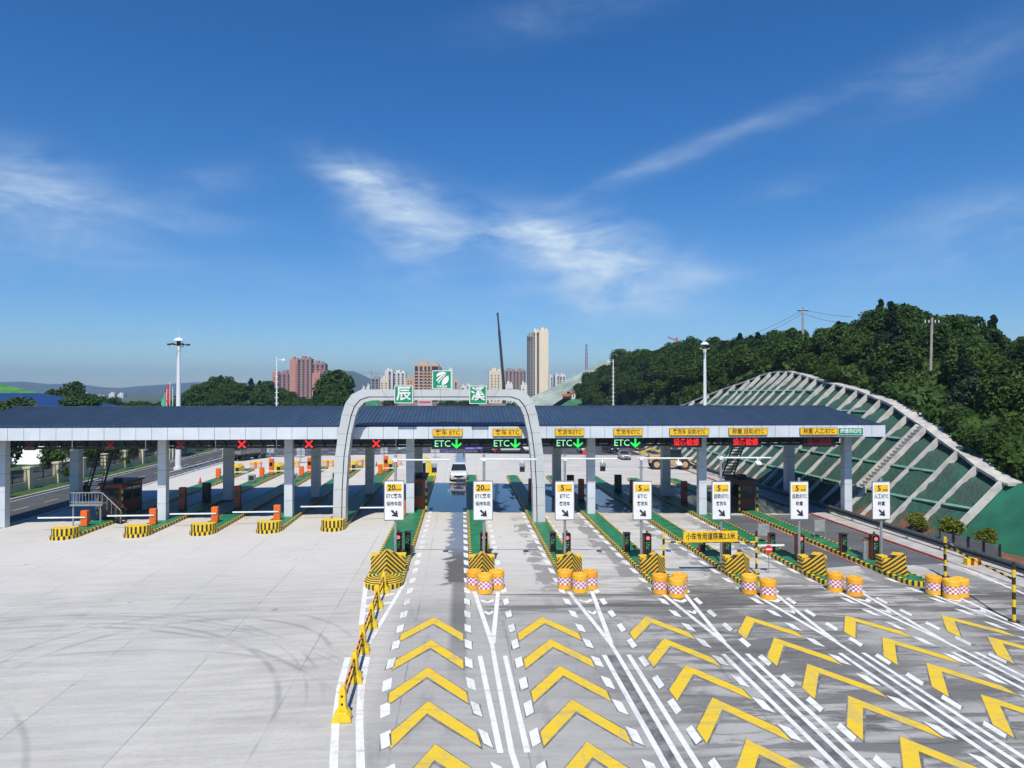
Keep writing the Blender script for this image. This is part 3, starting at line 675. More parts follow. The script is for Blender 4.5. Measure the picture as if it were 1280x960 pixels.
# concentric base tier of the widest nose
g=MB(); o=thing('nose_tier','rounded base tier with nested yellow and black stripes under the wide bumper','bumper',(-4.5,41.2,gz(-4.5)+.26))
P=[(1.14*math.cos(math.pi*k/14),.55-1.05*math.sin(math.pi*k/14)) for k in range(15)]; P=[(1.14,1.0)]+P+[(-1.14,1.0)]
for r in range(6):
    z0,z1=r*.055,(r+1)*.055
    for a,b in zip(P[:-1],P[1:]):
        s0=1-r*.03; s1=1-(r+1)*.03
        g.quad((a[0]*s0,a[1]*s0,z0),(b[0]*s0,b[1]*s0,z0),(b[0]*s1,b[1]*s1,z1),(a[0]*s1,a[1]*s1,z1),r%2)
for r in range(9):
    s0=.82-r*.09; s1=max(.0,.82-(r+1)*.09)
    for a,b in zip(P[:-1],P[1:]): g.quad((a[0]*s0,a[1]*s0+.1*r,.33),(b[0]*s0,b[1]*s0+.1*r,.33),(b[0]*s1,b[1]*s1+.1*(r+1),.331),(a[0]*s1,a[1]*s1+.1*(r+1),.331),r%2)
g.build('striped_tier',[M['yellow'],M['black']],o)

# white speed-limit sign posts with the antenna arm
PX=[-4.24,1.45,6.75,11.83,17.22,22.58,28.3]
top=[('20','ETC客车','保持车距'),('20','ETC客车','保持车距'),('5','ETC','客货车'),('5','ETC','客货车'),('5','自助/ETC','客货车'),('5','自助/ETC','称重'),('5','人工/ETC','称重')]
sl=['white 20 km/h ETC 客车 sign on the wide island left of the wet lane','white 20 km/h ETC 客车 sign right of the wet lane','white 5 km/h ETC 客货车 sign just right of the arch leg','white 5 km/h ETC 客货车 sign beside the height bar','white 5 km/h 自助/ETC 客货车 sign behind the yellow height board','white 5 km/h 自助/ETC 称重 sign','white 5 km/h 人工/ETC 称重 sign']
for i,x in enumerate(PX):
    y=46.2; z=gz(x)+.26; r=pt((492.7,603.7,705.7,802.7,901.2,998.7,1101)[i],625.5,46.1)
    o=thing('speed_sign',sl[i],'sign',(x,y,z),group='white speed signs on the entry islands'); cz=r.z-z; cxx=r.x-x
    hgt=7.15-gz(x)*.0-z if i<5 else cz+1.5
    g=MB(); g.tube((0,0,0),(0,0,hgt),.085,n=10); g.tube((0,0,0),(0,0,.06),.18,n=10); g.build('pole',M['steel'],o,smooth=False)
    b=MB(); b.prism(rrect(cxx-.64,cxx+.64,cz-1.29,cz+1.29,.06),-.15,-.105,'y'); b.build('sign_back',M['steel'],o)
    b=MB(); b.prism(rrect(cxx-.60,cxx+.60,cz-1.25,cz+1.25,.05),-.158,-.151,'y'); b.build('sign_face',M['whiteplas'],o)
    b=MB()
    for xx0,xx1,zz0,zz1 in ((-.62,.62,1.235,1.26),(-.62,.62,-1.26,-1.235),(-.62,-.60,-1.235,1.235),(.60,.62,-1.235,1.235)): b.box(cxx+xx0,cxx+xx1,-.163,-.152,cz+zz0,cz+zz1)
    b.build('sign_border',M['textblack'],o)
    b=MB(); b.prism(rrect(cxx-.49,cxx+.49,cz+.58,cz+1.06,.05),-.168,-.159,'y'); b.build('yellow_panel',M['signyellow'],o)
    b=MB(); put_text(b,top[i][0],.50,cxx+(-.16 if top[i][0]=='20' else -.15),-.172,cz+.81,off=.012); put_text(b,'km/h',.17,cxx+.27,-.172,cz+.71,off=.004)
    put_text(b,top[i][1],.34,cxx,-.166,cz+.27,off=.004,fit=.62 if top[i][1]=='ETC' else .98); put_text(b,top[i][2],.30,cxx,-.166,cz-.22,off=.003,fit={2:.50,3:.70,4:.98}[len(top[i][2])])
    a=MB(); d=Vector((.13,0,-.13)); c0=Vector((cxx+.04,-.166,cz-.83)); p=Vector((.045,0,.045))
    t=c0+Vector((.22,0,-.22)); b.add([c0-d*1.6+p,c0-d*1.6-p,c0+d*.9-p,c0+d*.9+p],[(0,1,2,3)])
    b.add([t,t+Vector((-.06,0,.42)),t+Vector((-.16,-.001,.36)),t+Vector((-.155,-.001,.155)),t+Vector((-.36,-.001,.16)),t+Vector((-.42,0,.06))],[(0,1,2,3,4,5)])
    b.build('lettering',M['textblack'],o)
    b=MB()
    for zz in (cz+.8,cz-.8): b.box(min(cxx,0)-.12,max(cxx,0)+.12,-.108,.10,zz-.04,zz+.04)
    b.build('clamp',M['steel'],o)
    if i<5:
        az=hgt-.32; L=3.45
        g=MB(); g.tube((-.25,0,az),(L,0,az-.03),.055,n=8); g.box(-.12,.12,-.12,.12,az-.12,az+.12); ga=g.build('antenna_arm',M['lampwhite'],o)
        g=MB(); g.tube((L*.72,0,az),(L*.72,-.15,az-.32),.03,n=6); g.cbox((L*.72,-.22,az-.36),(.36,.40,.08),rx=R(25)); g.build('antenna',M['whiteplas'] if i in(3,4) else M['steel'],ga)
        if i in (0,1,2):
            g=MB(); g.cbox((L*.72,-.16,az-.62),(.32,.20,.36),rx=R(12)); g.build('camera_box',M['dsteel'],ga)

# fee cabinets (tall with signal head) and their lower companions
def cabinet(tall):
    o=thing('fee_cabinet','','cabinet'); w,d,h=(.50,.46,1.72) if tall else (.42,.40,1.30)
    g=MB(); g.box(-w/2,w/2,-d/2,d/2,.06,h); g.box(-w/2+.04,w/2-.04,-d/2+.04,d/2-.04,0,.06); g.build('casing',M['rust'],o,bevel=.02)
    g=MB(); g.box(-w/2+.015,w/2-.015,-d/2-.03,-d/2-.001,.10,h-.03); f=g.build('front_panel',M['blackgloss'],o,bevel=.01)
    g=MB(); [g.tube((0,-d/2-.034,zc),(0,-d/2-.045,zc),rr,n=16) for zc,rr in ((h-.26,.13),)]; g.build('signal_lens',M['lamp_red'] if tall else M['dsteel'],f)
    g=MB()
    random.seed(3)
    for a in range(5):
        for b in range(7):
            if random.random()<.62: g.box(-.13+a*.055,-.095+a*.055,-d/2-.036,-d/2-.032,h*.42+b*.07,h*.42+b*.07+.045)
    g.build('fee_display',M['lamp_green'],f)
    if tall:
        g=MB(); g.lathe([(.05,h),(.05,h+.06),(.07,h+.06),(.06,h+.18),(.0,h+.20)],10); g.build('beacon',M['orange'],o)
    else:
        g=MB(); g.box(-w/2-.03,w/2+.03,-d/2-.12,d/2+.03,h+.001,h+.04); g.build('rain_hood',M['dsteel'],o)
    return o
tall=cabinet(True); low=cabinet(False)
off=[(.50,.80),(.05,None),(.26,-.32),(.62,-.18),(.75,-.55),(.90,-1.05),(1.40,-1.0)]
tallx=[-4.15+.02,1.47,7.0,12.45,17.95,23.45,29.85]
lowx=[-3.55,None,6.35,11.60,16.85,21.75,27.0]
ft=fl=True
cl=['left 20 sign','right 20 sign','first 5 ETC sign','second 5 ETC sign','yellow height board','自助/ETC 称重 sign','人工/ETC 称重 sign']
def infeet(x,i): return min(max(x,IX[i]-IHW[i]+.3),IX[i]+IHW[i]-.3)
for i,x in enumerate(tallx):
    if i==6: x=28.35
    x=x if i!=6 else 28.55
    x=min(x,IX[i]+IHW[i]-.28)
    l='tall fee cabinet with lit round signal at the '+cl[i]; P=(x,47.1,gz(x)+.26)
    if ft: o=tall; o.location=P; o['label']=l; o['group']='tall fee cabinets'; ft=False
    else: copy_tree(tall,P,label=l)
for i,x in enumerate(lowx):
    if x is None: continue
    x=infeet(x,i); l='lower dark-faced cabinet behind the tall one at the '+cl[i]; P=(x,49.4,gz(x)+.26)
    if fl: o=low; o.location=P; o['label']=l; o['group']='lower fee cabinets'; fl=False
    else: copy_tree(low,P,label=l)

# barrels
def barrel():
    o=thing('crash_barrel','','barrel'); n=20
    g=MB(); g.lathe([(.45,0),(.48,.03),(.47,.28)],n,mi=0); g.build('base',M['barrel'],o,smooth=False)
    g=MB(); g.lathe([(.474,.285),(.474,.40),(.474,.515),(.474,.63),(.474,.70)],n,mfun=lambda j,i:(i+j)%2); g.build('check_band',[M['whiteplas'],pm('pink_red_film',(.55,.12,.18),.4)],o)
    g=MB(); g.lathe([(.47,.702),(.49,.74),(.48,.98),(.45,1.04),(.30,1.05),(.28,1.02)],n); b=g.build('lid',M['barrel'],o,bevel=0)
    g=MB(); g.lathe([(.10,1.02),(.10,1.07),(.0,1.08)],10); g.build('filler_cap',M['yellow'],b)
    return o
BR=[(.74,41.0,1,'left'),(1.32,40.15,1,'front'),(2.02,41.0,1,'right'),(5.98,41.0,2,'left'),(6.75,40.25,2,'front'),(7.45,40.95,2,'right'),(11.33,40.0,3,'left'),(12.05,39.2,3,'front'),(12.5,40.1,3,'right'),(16.55,39.95,4,'left'),(17.2,38.9,4,'front'),(21.9,40.4,5,'left'),(22.55,39.45,5,'front'),(27.5,39.7,6,'left'),(28.0,38.9,6,'front'),(28.75,39.2,6,'right')]
pb=None
for x,y,i,w in BR:
    l=f'orange checked crash barrel, {w} one of the cluster before the {cl[i]}'; P=(x,y,gz(x)+.003)
    if pb is None: pb=barrel(); pb.scale=(.93,.93,1.0); pb.location=P; pb['label']=l; pb['group']='orange checked crash barrels'
    else: q_=copy_tree(pb,P,rz=random.uniform(0,6),label=l); q_.rotation_euler.x=random.uniform(-.02,.02)

# yellow trestles with linking rods
TR=[(-4.33,40.2),(-4.36,37.4),(-4.28,34.3),(-4.25,31.1),(-4.13,28.0),(-4.05,24.75)]
tl=['farthest yellow trestle, against the wide island nose','second yellow trestle from the wide island nose','third yellow trestle from the island nose','third yellow trestle from the near end','second yellow trestle from the near end','nearest yellow trestle at the near end of the row']
for k,(x,y) in enumerate(TR):
    o=thing('barrier_trestle',tl[k],'barrier',(x,y,gz(x)),group='yellow trestles along the island nose line')
    P=[(-.30,0),(-.13,0),(-.10,.08),(.10,.08),(.13,0),(.30,0),(.29,.20),(.14,.42),(.11,1.02),(.07,1.14),(-.07,1.14),(-.11,1.02),(-.14,.42),(-.29,.20)]
    g=MB(); g.prism(P,-.16,.16,'y')
    g.prism([(-.34,0),(.34,0),(.30,.16),(.16,.34),(-.16,.34),(-.30,.16)],-.30,-.162,'y')
    g.build('body',M['yellow'],o,bevel=.025)
    g=MB(); g.box(-.035,.035,-.170,-.1601,.55,.62); g.box(-.035,.035,-.17,-.1601,.82,.89); g.build('bolt',M['blackgloss'],o)
    if k>0:
        d=Vector((TR[k-1][0]-x,TR[k-1][1]-y,0))
        for zz in (.50,.88):
            s=d.normalized()*.17; g=MB(); g.bars(Vector((0,0,zz))+s,Vector((d.x,d.y,zz))-s,.04,8,.33); g.build('linking_rod',[M['black'],M['orange']],o)

# height-limit frame with its yellow board
def post(mb,x,y,z0,z1,r=.07): mb.bars((x,y,z0),(x,y,z1),r,10,.36)
o=thing('height_frame','black and yellow height-limit frame carrying the yellow 小车专用道限高2.5米 board','height bar',(12.75,44.3,gz(12.75)))
YBm=[M['yellow'],M['black']]
for xx in (0,6.03):
    g=MB(); dz=gz(12.75+xx)-gz(12.75); post(g,xx,-.1,dz,2.62); g.tube((xx,-.1,dz),(xx,-.1,dz+.04),.2,n=10,mi=1); g.build('post',YBm,o)
g=MB(); g.bars((.08,-.1,2.02),(5.95,-.1,1.92),.055,8,.34); g.build('bar',YBm,o)
g=MB(); g.box(1.25,4.77,-.20,-.16,1.98,2.68); bo=g.build('board',M['signyellow'],o,bevel=.01)
put_text(g:=MB(),'小车专用道限高2.5米',.46,3.01,-.204,2.33,off=.008,fit=3.2); g.build('lettering',M['textblack'],bo)
g=MB(); g.box(1.6,1.68,-.155,-.05,1.95,2.5); g.box(4.3,4.38,-.155,-.05,1.95,2.5); g.build('bracket',M['dsteel'],o)
o=thing('stop_disc','small red no-entry disc on a white bar at the height frame right post','sign',(19.65,44.35,gz(19.6)+1.55))
g=MB(); g.tube((0,0,0),(0,-.03,0),.27,n=24); g.build('disc',M['red'],o)
g=MB(); g.box(-.18,.18,-.04,-.032,-.045,.045); g.build('white_bar',M['whiteplas'],o)
g=MB(); g.box(-1.9,1.05,.012,.06,.18,.30); g.build('carrier_bar',M['whiteplas'],o)
g=MB(); g.tube((0.02,.05,-1.6),(0.02,.05,.2),.03,n=8); g.build('stand',M['steel'],o)
o=thing('swing_height_bar','black and yellow swing height bar parked along the right edge between two posts','height bar',(30.9,43.5,gz(30.9)))
P1=Vector((0,0,0)); P2=Vector((28.3-30.9,34.65-43.5,gz(28.3)-gz(30.9)))
for p,hh in ((P1,2.55),(P2,3.05)):
    g=MB(); post(g,p.x,p.y,p.z,hh+p.z,.09); g.tube(p,p+Vector((0,0,.05)),.27,n=12,mi=1); g.build('post',YBm,o)
g=MB(); q1=P1+Vector((0,0,2.0)); q2=P2+Vector((0,0,2.15)); dd=(q2-q1).normalized()*.1; g.bars(q1+dd,q2-dd,.06,8,.45); g.build('bar',YBm,o)
g=MB(); g.bars(P1+Vector((0,0,2.45)),q1.lerp(q2,.3),.02,6,.5); g.build('stay_rod',YBm,o)

# exit gates with white arms
def gate():
    o=thing('barrier_gate','','gate')
    g=MB(); g.box(-.27,.27,-.22,.22,.05,1.34); g.box(-.24,.24,-.19,.19,0,.05); g.build('cabinet',M['orange'],o,bevel=.02)
    g=MB(); g.box(-3.7,.16,-.30,-.24,.74,.86); g.build('arm',M['whiteplas'],o,bevel=.01)
    g=MB(); g.box(-.1,.1,-.24,-.221,.70,.90); g.build('hub',M['dsteel'],o)
    return o
pg=None
gl=['leftmost orange gate cabinet with white arm, below the stairs','orange gate cabinet with white arm beside the second column','orange gate cabinet with white arm on the middle exit island','orange gate cabinet with white arm beside the third column','orange gate cabinet with white arm behind the left arch leg','orange gate cabinet with white arm half hidden by the left 20 sign']
for i,x in enumerate(LX+[-4.95]):
    P=(x-.25 if i!=4 else x-.35,63.0 if i<5 else 63.4,gz(x)+.27)
    if i==4: P=(x+1.2,63.9,gz(x)+.0)
    if i==4: P=(x-.1,65.0,gz(x)+.27)
    if pg is None: pg=gate(); pg.location=P; pg['label']=gl[i]; pg['group']='orange exit gates'
    else: copy_tree(pg,P,label=gl[i])
# orange pillars, dark readers, grey boxes and far-end gear on the exit islands
def pillar():
    o=thing('orange_pillar','','pillar'); g=MB(); g.box(-.29,.29,-.26,.26,.06,2.2); g.build('casing',M['rust'],o,bevel=.03)
    g=MB(); g.box(-.32,.32,-.29,.29,0,.06); g.build('base',M['dsteel'],o)
    g=MB(); g.box(-.2,.2,-.275,-.262,1.2,1.7); g.build('panel',M['blackgloss'],o); return o
pp=None
PL=[(-27.0,70.3,'orange-brown pillar right of the second column'),(-21.6,70.3,'orange-brown pillar on the middle exit island'),(7.18,73,'red-brown pillar behind the right arch leg'),(12.4,73.2,'red-brown pillar left of the column by the second 5 ETC sign'),(17.7,72.6,'red-brown pillar behind the second 5 ETC sign'),(23.0,72.2,'red-brown pillar left of the column by the fifth speed sign')]
for x,y,l in PL:
    x=min(IX+LX,key=lambda q:abs(q-x))+max(-.6,min(.6,x-min(IX+LX,key=lambda q:abs(q-x)))); P=(x,y,gz(x)+.27)
    if pp is None: pp=pillar(); pp.location=P; pp['label']=l; pp['group']='orange pillars under the canopy'
    else: copy_tree(pp,P,label=l)
def cabinet2():
    o=thing('dark_reader','','reader'); g=MB(); g.box(-.38,.38,-.28,.28,.05,1.9); g.build('casing',M['dsteel'],o,bevel=.03)
    g=MB(); g.box(-.20,.26,-.30,-.281,.3,1.7); g.build('panel',M['blackgloss'],o); g=MB(); g.box(-.42,.42,-.32,.32,0,.05); g.build('base',M['dsteel'],o); return o
o=cabinet2(); o.location=(-26.4,75.9,gz(-26)+.27); o['label']='dark reader cabinet before the rear column on the second exit island'; o['group']='dark readers'
copy_tree(o,(17.75,79.8,gz(17)+.27),label='dark reader cabinet behind the second 5 ETC sign'); copy_tree(o,(12.2,79.2,gz(12)+.27),label='dark reader cabinet at the wet lane right of the arch'); copy_tree(o,(22.9,78.6,gz(22)+.27),label='dark reader cabinet deep in shade left of the right booth')
gb=None
for i,x in enumerate(LX[1:4]):
    y=91.5; P=(x-.2,y,gz(x)+.27); l='grey box on the sunlit far deck of the '+['second','middle','fourth'][i]+' exit island'
    if gb is None:
        gb=thing('grey_box',l,'cabinet',P,group='grey boxes on the far exit decks'); g=MB(); g.box(-.42,.42,-.3,.3,.08,.95); g.build('casing',M['steel'],gb,bevel=.02); g=MB(); g.box(-.3,.3,-.315,-.301,.25,.8); g.build('door',M['dsteel'],gb); g=MB(); g.box(-.36,.36,-.25,.25,0,.08); g.build('plinth',M['dsteel'],gb)
    else: copy_tree(gb,P,label=l)
fg=fp=fy=fb=None
for i,x in enumerate(LX):
    w=['leftmost','second','middle','fourth','fifth'][i]
    P=(x-.35,96.5,gz(x)+.27); c=copy_tree(pg,P,rz=math.pi,label='far orange gate cabinet facing away on the '+w+' exit island',group='far orange gates')
    P=(x+.1,99.5,gz(x)+.27); c=copy_tree(pp,P,label='tall bright orange pillar at the far end of the '+w+' exit island',group='far orange pillars')
    for k in kids(c):
        if k.name.startswith('casing'): k.data=k.data.copy(); k.data.materials[0]=M['orange']
    if fy is None:
        fy=thing('yellow_end_block','','block'); g=MB(); Pq=[(-.75,0),(.75,0),(.75,.9),(.35,1.25),(-.35,1.25),(-.75,.9)]; g.prism(Pq,-1.6,1.0,'y'); g.build('body',pm('bright_yellow_block',(.85,.62,.03),.45),fy,bevel=.05)
        g=MB(); g.box(.30,.76,-1.75,-1.605,.05,.85); g.build('dark_end_plate',M['black'],fy); o=fy
    else: o=copy_tree(fy)
    o.location=(x-.05,103.4,gz(x)+.27); o['label']='yellow end block at the sunny far end of the '+w+' exit island'; o['group']='yellow end blocks'
    for k,(dx,dy) in enumerate(((.1,110.6),(.9,111.0))):
        copy_tree(pb,(x+dx,dy,gz(x)),label='distant checked barrel '+('left' if k==0 else 'right')+' of the pair past the '+w+' exit island',group='distant checked barrels')
for i,(x,y) in enumerate(((-33.7,94.5),(-28.6,112),(-18.3,108),(-13.0,110))):
    o=thing('lane_cone','small dark traffic cone '+['at the left edge of the sunny exit apron','beyond the second exit island','between the middle and fourth exit islands','beyond the fourth exit island'][i],'cone',(x,y,gz(x)),group='cones on the exit apron')
    g=MB(); g.box(-.24,.24,-.24,.24,0,.05); g.build('base',M['blackgloss'],o); g=MB(); g.lathe([(.17,.05),(.05,.72),(.0,.73)],10); g.build('cone',M['red'],o)

# toll booths
def booth(name,label,loc,L=3.4,w=1.7,h=2.75,wm=None):
    o=thing('toll_booth',label,'booth',loc,group='dark red toll booths')
    g=MB(); g.box(-w/2,w/2,0,L,0,1.15); g.box(-w/2,w/2,0,.12,1.15,h); g.box(-w/2,w/2,L-.12,L,1.15,h); g.box(-w/2,w/2,.12,L-.12,h-.4,h)
    g.box(-w/2,w/2,L*.5-.08,L*.5+.08,1.15,h-.4); g.build('wall',wm or M['rust'],o)
    g=MB(); g.box(-w/2-.18,w/2+.18,-.2,L+.2,h+.001,h+.16); r=g.build('roof',M['black'],o,bevel=.02)
    g=MB(); g.box(-.3,.3,1,1.6,h+.16,h+.5); g.build('roof_unit',M['dsteel'],r)
    for s in (-1,1):
        for a,b in ((.13,L*.5-.09),(L*.5+.09,L-.13)):
            g=MB(); x0,x1=sorted((s*(w/2-.04),s*(w/2-.02))); g.box(x0,x1,a,b,1.16,h-.41); g.build('window',M['glass'],o)
    g=MB(); g.box(-w/2+.25,w/2-.25,-.012,-.002,1.25,h-.35); f=g.build('front_window',M['glass'],o)
    g=MB()
    for z in (1.22,1.75,h-.33): g.box(-w/2+.2,w/2-.2,-.035,-.013,z-.03,z+.03)
    g.build('window_bar',M['black'],f)
    for sx in (-1,1):
        g=MB(); g.bars((sx*(w/2+.14),-.25,0),(sx*(w/2+.14),-.25,2.3),.09,8,.33); g.build('guard_post',[M['yellow'],M['black']],o)
    return o
b1=booth('b','red toll booth beside the dark stairs on the leftmost island',(-32.7,69.0,gz(-31.6)+.27),4.2,1.95)
g=MB(); g.box(-1.25,-.95,-.3,-.26,.45,1.85); g.build('notice_board',M['steel'],b1)
g=MB(); g.tube((2.2,1.2,0),(2.2,1.2,2.6),.08,n=8); g.tube((.95,1.2,2.55),(2.2,1.2,2.6),.06,n=8); g.build('side_frame',M['dsteel'],b1)
booth('b','dark red toll booth beside the wet lane, behind the middle column',(-4.0,66.9,gz(-4)+.27),4.2,1.15)
booth('b','dark booth with striped guard posts under the right-hand stairs',(27.75,67.4,gz(27.8)+.27),4.,1.5,2.85,pm('shade_darkened_enamel',(.10,.025,.015),.5,var=.2))  # wall enamel darkened to stand for the canopy's shade

# steep steel stairs up to the roof, left one with a landing
def stair(mb,p0,p1,w,n,axis):
    p0=Vector(p0); p1=Vector(p1); a=Vector(axis)*w/2
    for s in (-1,1):
        mb.tube(p0+a*s,p1+a*s,.09,n=4)
        for k in (.08,.4,.7,.97): q=p0.lerp(p1,k)+a*s; mb.tube(q,q+Vector((0,0,1.0)),.03,n=4)
        mb.tube(p0+a*s+Vector((0,0,1)),p1+a*s+Vector((0,0,1)),.035,n=5)
    for i in range(1,n): q=p0.lerp(p1,i/n); mb.cbox(q,(abs(a.x)*2+.24 if abs(a.x)>.1 else .26,abs(a.y)*2+.24 if abs(a.y)>.1 else .26,.04))
o=thing('steel_stairs','dark steel stairs with a grey railed landing up to the canopy at the left','stairs',(-34.2,64.6,gz(-34)))
g=MB(); stair(g,(1.0,2.0,1.85),(.35,6.9,7.75),1.15,18,(1,.1,0)); g.build('upper_flight',M['dsteel'],o)
g=MB(); stair(g,(4.3,.9,.2),(2.7,.9,1.75),.9,7,(0,1,0)); g.build('lower_flight',M['dsteel'],o)
g=MB(); g.box(0,2.7,.2,1.9,1.75,1.88); g.build('landing',M['steel'],o)
for a,b in ((.2,.4),(2.5,.4)):
    g=MB(); g.tube((a,b,0),(a,b,1.74),.07,n=8); g.build('leg',M['steel'],o)
g=MB()
for k in range(11): g.tube((.03+k*.26,.23,1.88),(.03+k*.26,.23,2.9),.02,n=4)
for k in range(6): g.tube((.03,.23+k*.29,1.88),(.03,.23+k*.29,2.9),.02,n=4)
g.tube((.03,.23,2.9),(2.68,.23,2.9),.035,n=6); g.tube((.03,.23,2.9),(.03,1.85,2.9),.035,n=6); g.tube((.03,.23,2.1),(2.68,.23,2.1),.025,n=6)
g.tube((2.7,.23,2.9),(4.3,.23,1.3),.035,n=6)
for k in range(5): g.tube((2.75+k*.38,.23,1.75-k*.38),(2.75+k*.38,.23,2.85-k*.38),.02,n=4)
g.build('railing',M['steel'],o)
o=thing('steel_stairs','dark steel ladder stairs rising behind the right-hand booth','stairs',(27.9,74.0,gz(27)))
g=MB(); stair(g,(0,0,1.6),(4.0,4.3,7.6),1.15,20,(.8,-.6,0)); g.build('upper_flight',M['dsteel'],o)
g=MB(); g.box(-1.0,.6,-1.2,.8,1.5,1.62); g.build('landing',M['dsteel'],o)
for a in (-.9,.5):
    for b in (-1.1,.7): g=MB(); g.tube((a,b,.2),(a,b,1.5),.07,n=6); g.build('leg',M['dsteel'],o)

# ------------------------------------------------------------------ netted cut slope on the right
SLP=.95; ZT0=-.55
def toe(y): return 36.9+max(0,62-y)*.22-max(0,y-75)*.012
CRP=[(1262,606),(1246,600),(1220,584),(1197,565),(1172,549),(1155,534),(1134,521),(1118,509),(1101,501),(1084,494),(1072,489),(1056,484.5),(1043,481),(1030,477.5),(1017,474),(1000,468.5),(985,465),(970,465),(960,467),(950,470),(940,474),(928,478.5),(915,483),(902,487.5),(890,492),(870,500),(850,508)]
def crest(px,py):
    r=ray(px,py); y=60
    for _ in range(30):
        xt=toe(y); t=(H-ZT0+SLP*xt)/(SLP*r.x-r.z); y=r.y*t
    return Vector((r.x*t,r.y*t,H+r.z*t))
CR=[crest(*p) for p in CRP]
def crest_y(y):
    if y<=CR[0].y: a,b=CR[0],CR[1]
    elif y>=CR[-1].y: a,b=CR[-2],CR[-1]
    else:
        for a,b in zip(CR[:-1],CR[1:]):
            if a.y<=y<=b.y: break
    t=(y-a.y)/(b.y-a.y); z=a.z+(b.z-a.z)*t; return max(ZT0+.05,z)
def sp(y,t,lift=0):                                        # point on the slope at distance y, t from toe to crest
    z0=ZT0; z1=crest_y(y); z=z0+(z1-z0)*t; x=toe(y)+(z-ZT0)/SLP
    n=Vector((-SLP,0,1)).normalized()*lift; return Vector((x+n.x,y,z+n.z))
g=MB(); ys=[CR[1].y-.1+i*1.05 for i in range(112)]
ys=[y for y in ys if y<=CR[-1].y+12]; NT=14
rnd=random.Random(5)
grid=[[sp(y,t/NT,-.02+rnd.uniform(-.17,.05)-(.42 if t>=NT-1 else 0)) for t in range(NT+1)] for y in ys]
vs=[p for r in grid for p in r]; W=NT+1
g.add(vs,[(i*W+t,(i+1)*W+t,(i+1)*W+t+1,i*W+t+1) for i in range(len(ys)-1) for t in range(NT)])
struct(g,'cut_slope',M['net'],smooth=True)
la=thing('slope_lattice','white concrete rib lattice holding the green-netted cut slope','retaining frame',(0,0,0))
XT=[1057,1044,1032,1021,1011,1002,992,984,974.5,963.6,950,937,919,903,886,868,852]
def ytop(x):
    for a,b in zip(CRP[:-1],CRP[1:]):
        if b[0]<=x<=a[0]: return a[1]+(b[1]-a[1])*(x-a[0])/(b[0]-a[0])
RB=[(1250.6,604),(1220,585),(1197.5,565),(1172.7,549.5),(1155,533.5),(1133.7,521),(1117.8,508.7),(1101,501),(1084,494.5),(1072,489)]+[(x,ytop(x)) for x in XT]
ry=[crest(*p).y for p in RB]
stp=3.6
ry=sorted(ry)
ry=[y for k,y in enumerate(ry) if k==0 or y-ry[k-1]>1.0]
for i,y in enumerate(ry):
    if i==4: continue
    g=MB(); a=sp(y,0,-.35); b=sp(y,1.0,-.35); w=.13; n=Vector((-SLP,0,1)).normalized()*.55
    g.add([a+Vector((0,-w,0)),a+Vector((0,w,0)),b+Vector((0,w,0)),b+Vector((0,-w,0)),a+n+Vector((0,-w,0)),a+n+Vector((0,w,0)),b+n+Vector((0,w,0)),b+n+Vector((0,-w,0))],[(0,3,2,1),(4,5,6,7),(0,1,5,4),(1,2,6,5),(2,3,7,6),(3,0,4,7)])
    g.build('rib',M['ribconc'],la)
y=ry[4]
g=MB(); a=sp(y,0,0); b=sp(y,1,0); L=int((b-a).length/.42)
for s in (-1,1):
    n=Vector((-SLP,0,1)).normalized()*.36; o1=Vector((0,s*.75-.14,0)); o2=Vector((0,s*.75+.14,0))
    g.add([a+o1-n*.3,a+o2-n*.3,b+o2-n*.3,b+o1-n*.3,a+o1+n,a+o2+n,b+o2+n,b+o1+n],[(0,3,2,1),(4,5,6,7),(0,1,5,4),(1,2,6,5),(2,3,7,6),(3,0,4,7)])
for i in range(L):
    q=a.lerp(b,(i+.5)/L); g.cbox(q+Vector((0,0,.05)),(.40,1.2,.28))
g.build('stair_flight',M['ribconc'],la)
M['netbeam']=pm('net_covered_beam',(.16,.34,.26),.8,var=.3)
for hlev in (2.3,4.6,7.0,9.4,11.9):
    run=[]
    for i in range(len(ry)-1):
        y0,y1=ry[i]+.22,ry[i+1]-.22
        if min(crest_y(y0),crest_y(y1))<hlev+.5: continue
        def pz(y,l): z=ZT0+hlev; return Vector((toe(y)+hlev/SLP,y,z))+Vector((-SLP,0,1)).normalized()*l
        g=MB(); n=Vector((1,0,SLP)).normalized()*.11
        a0,a1=pz(y0,-.3),pz(y1,-.3); b0,b1=pz(y0,.16),pz(y1,.16)
        g.add([a0-n,a0+n,a1+n,a1-n,b0-n,b0+n,b1+n,b1-n],[(0,3,2,1),(4,5,6,7),(0,1,5,4),(1,2,6,5),(2,3,7,6),(3,0,4,7)]); run.append(g)
    m=MB()
    for q in run: m.add(q.v,q.f)
    if run: m.build('cross_beam',M['netbeam'],la)
g=MB()
for a,b in zip(CR[:-1],CR[1:]):
    d=(b-a).normalized(); k=Vector((d.y,-d.x,0)).normalized(); wd_=1.7 if a.y<112 else .35
    for (o0,o1,z0,z1) in ((-.12,wd_,.40,-.02),):
        A=[a+k*o0+Vector((0,0,z0-.5)),a+k*o1+Vector((0,0,z0-.5)),b+k*o1+Vector((0,0,z0-.5)),b+k*o0+Vector((0,0,z0-.5))]; B=[p+Vector((0,0,z1+.25+random.uniform(-.05,.08))) for p in A]
        g.add(A+B,[(0,3,2,1),(4,5,6,7),(0,1,5,4),(1,2,6,5),(2,3,7,6),(3,0,4,7)])
g.build('crest_drain',M['ribconc'],la)
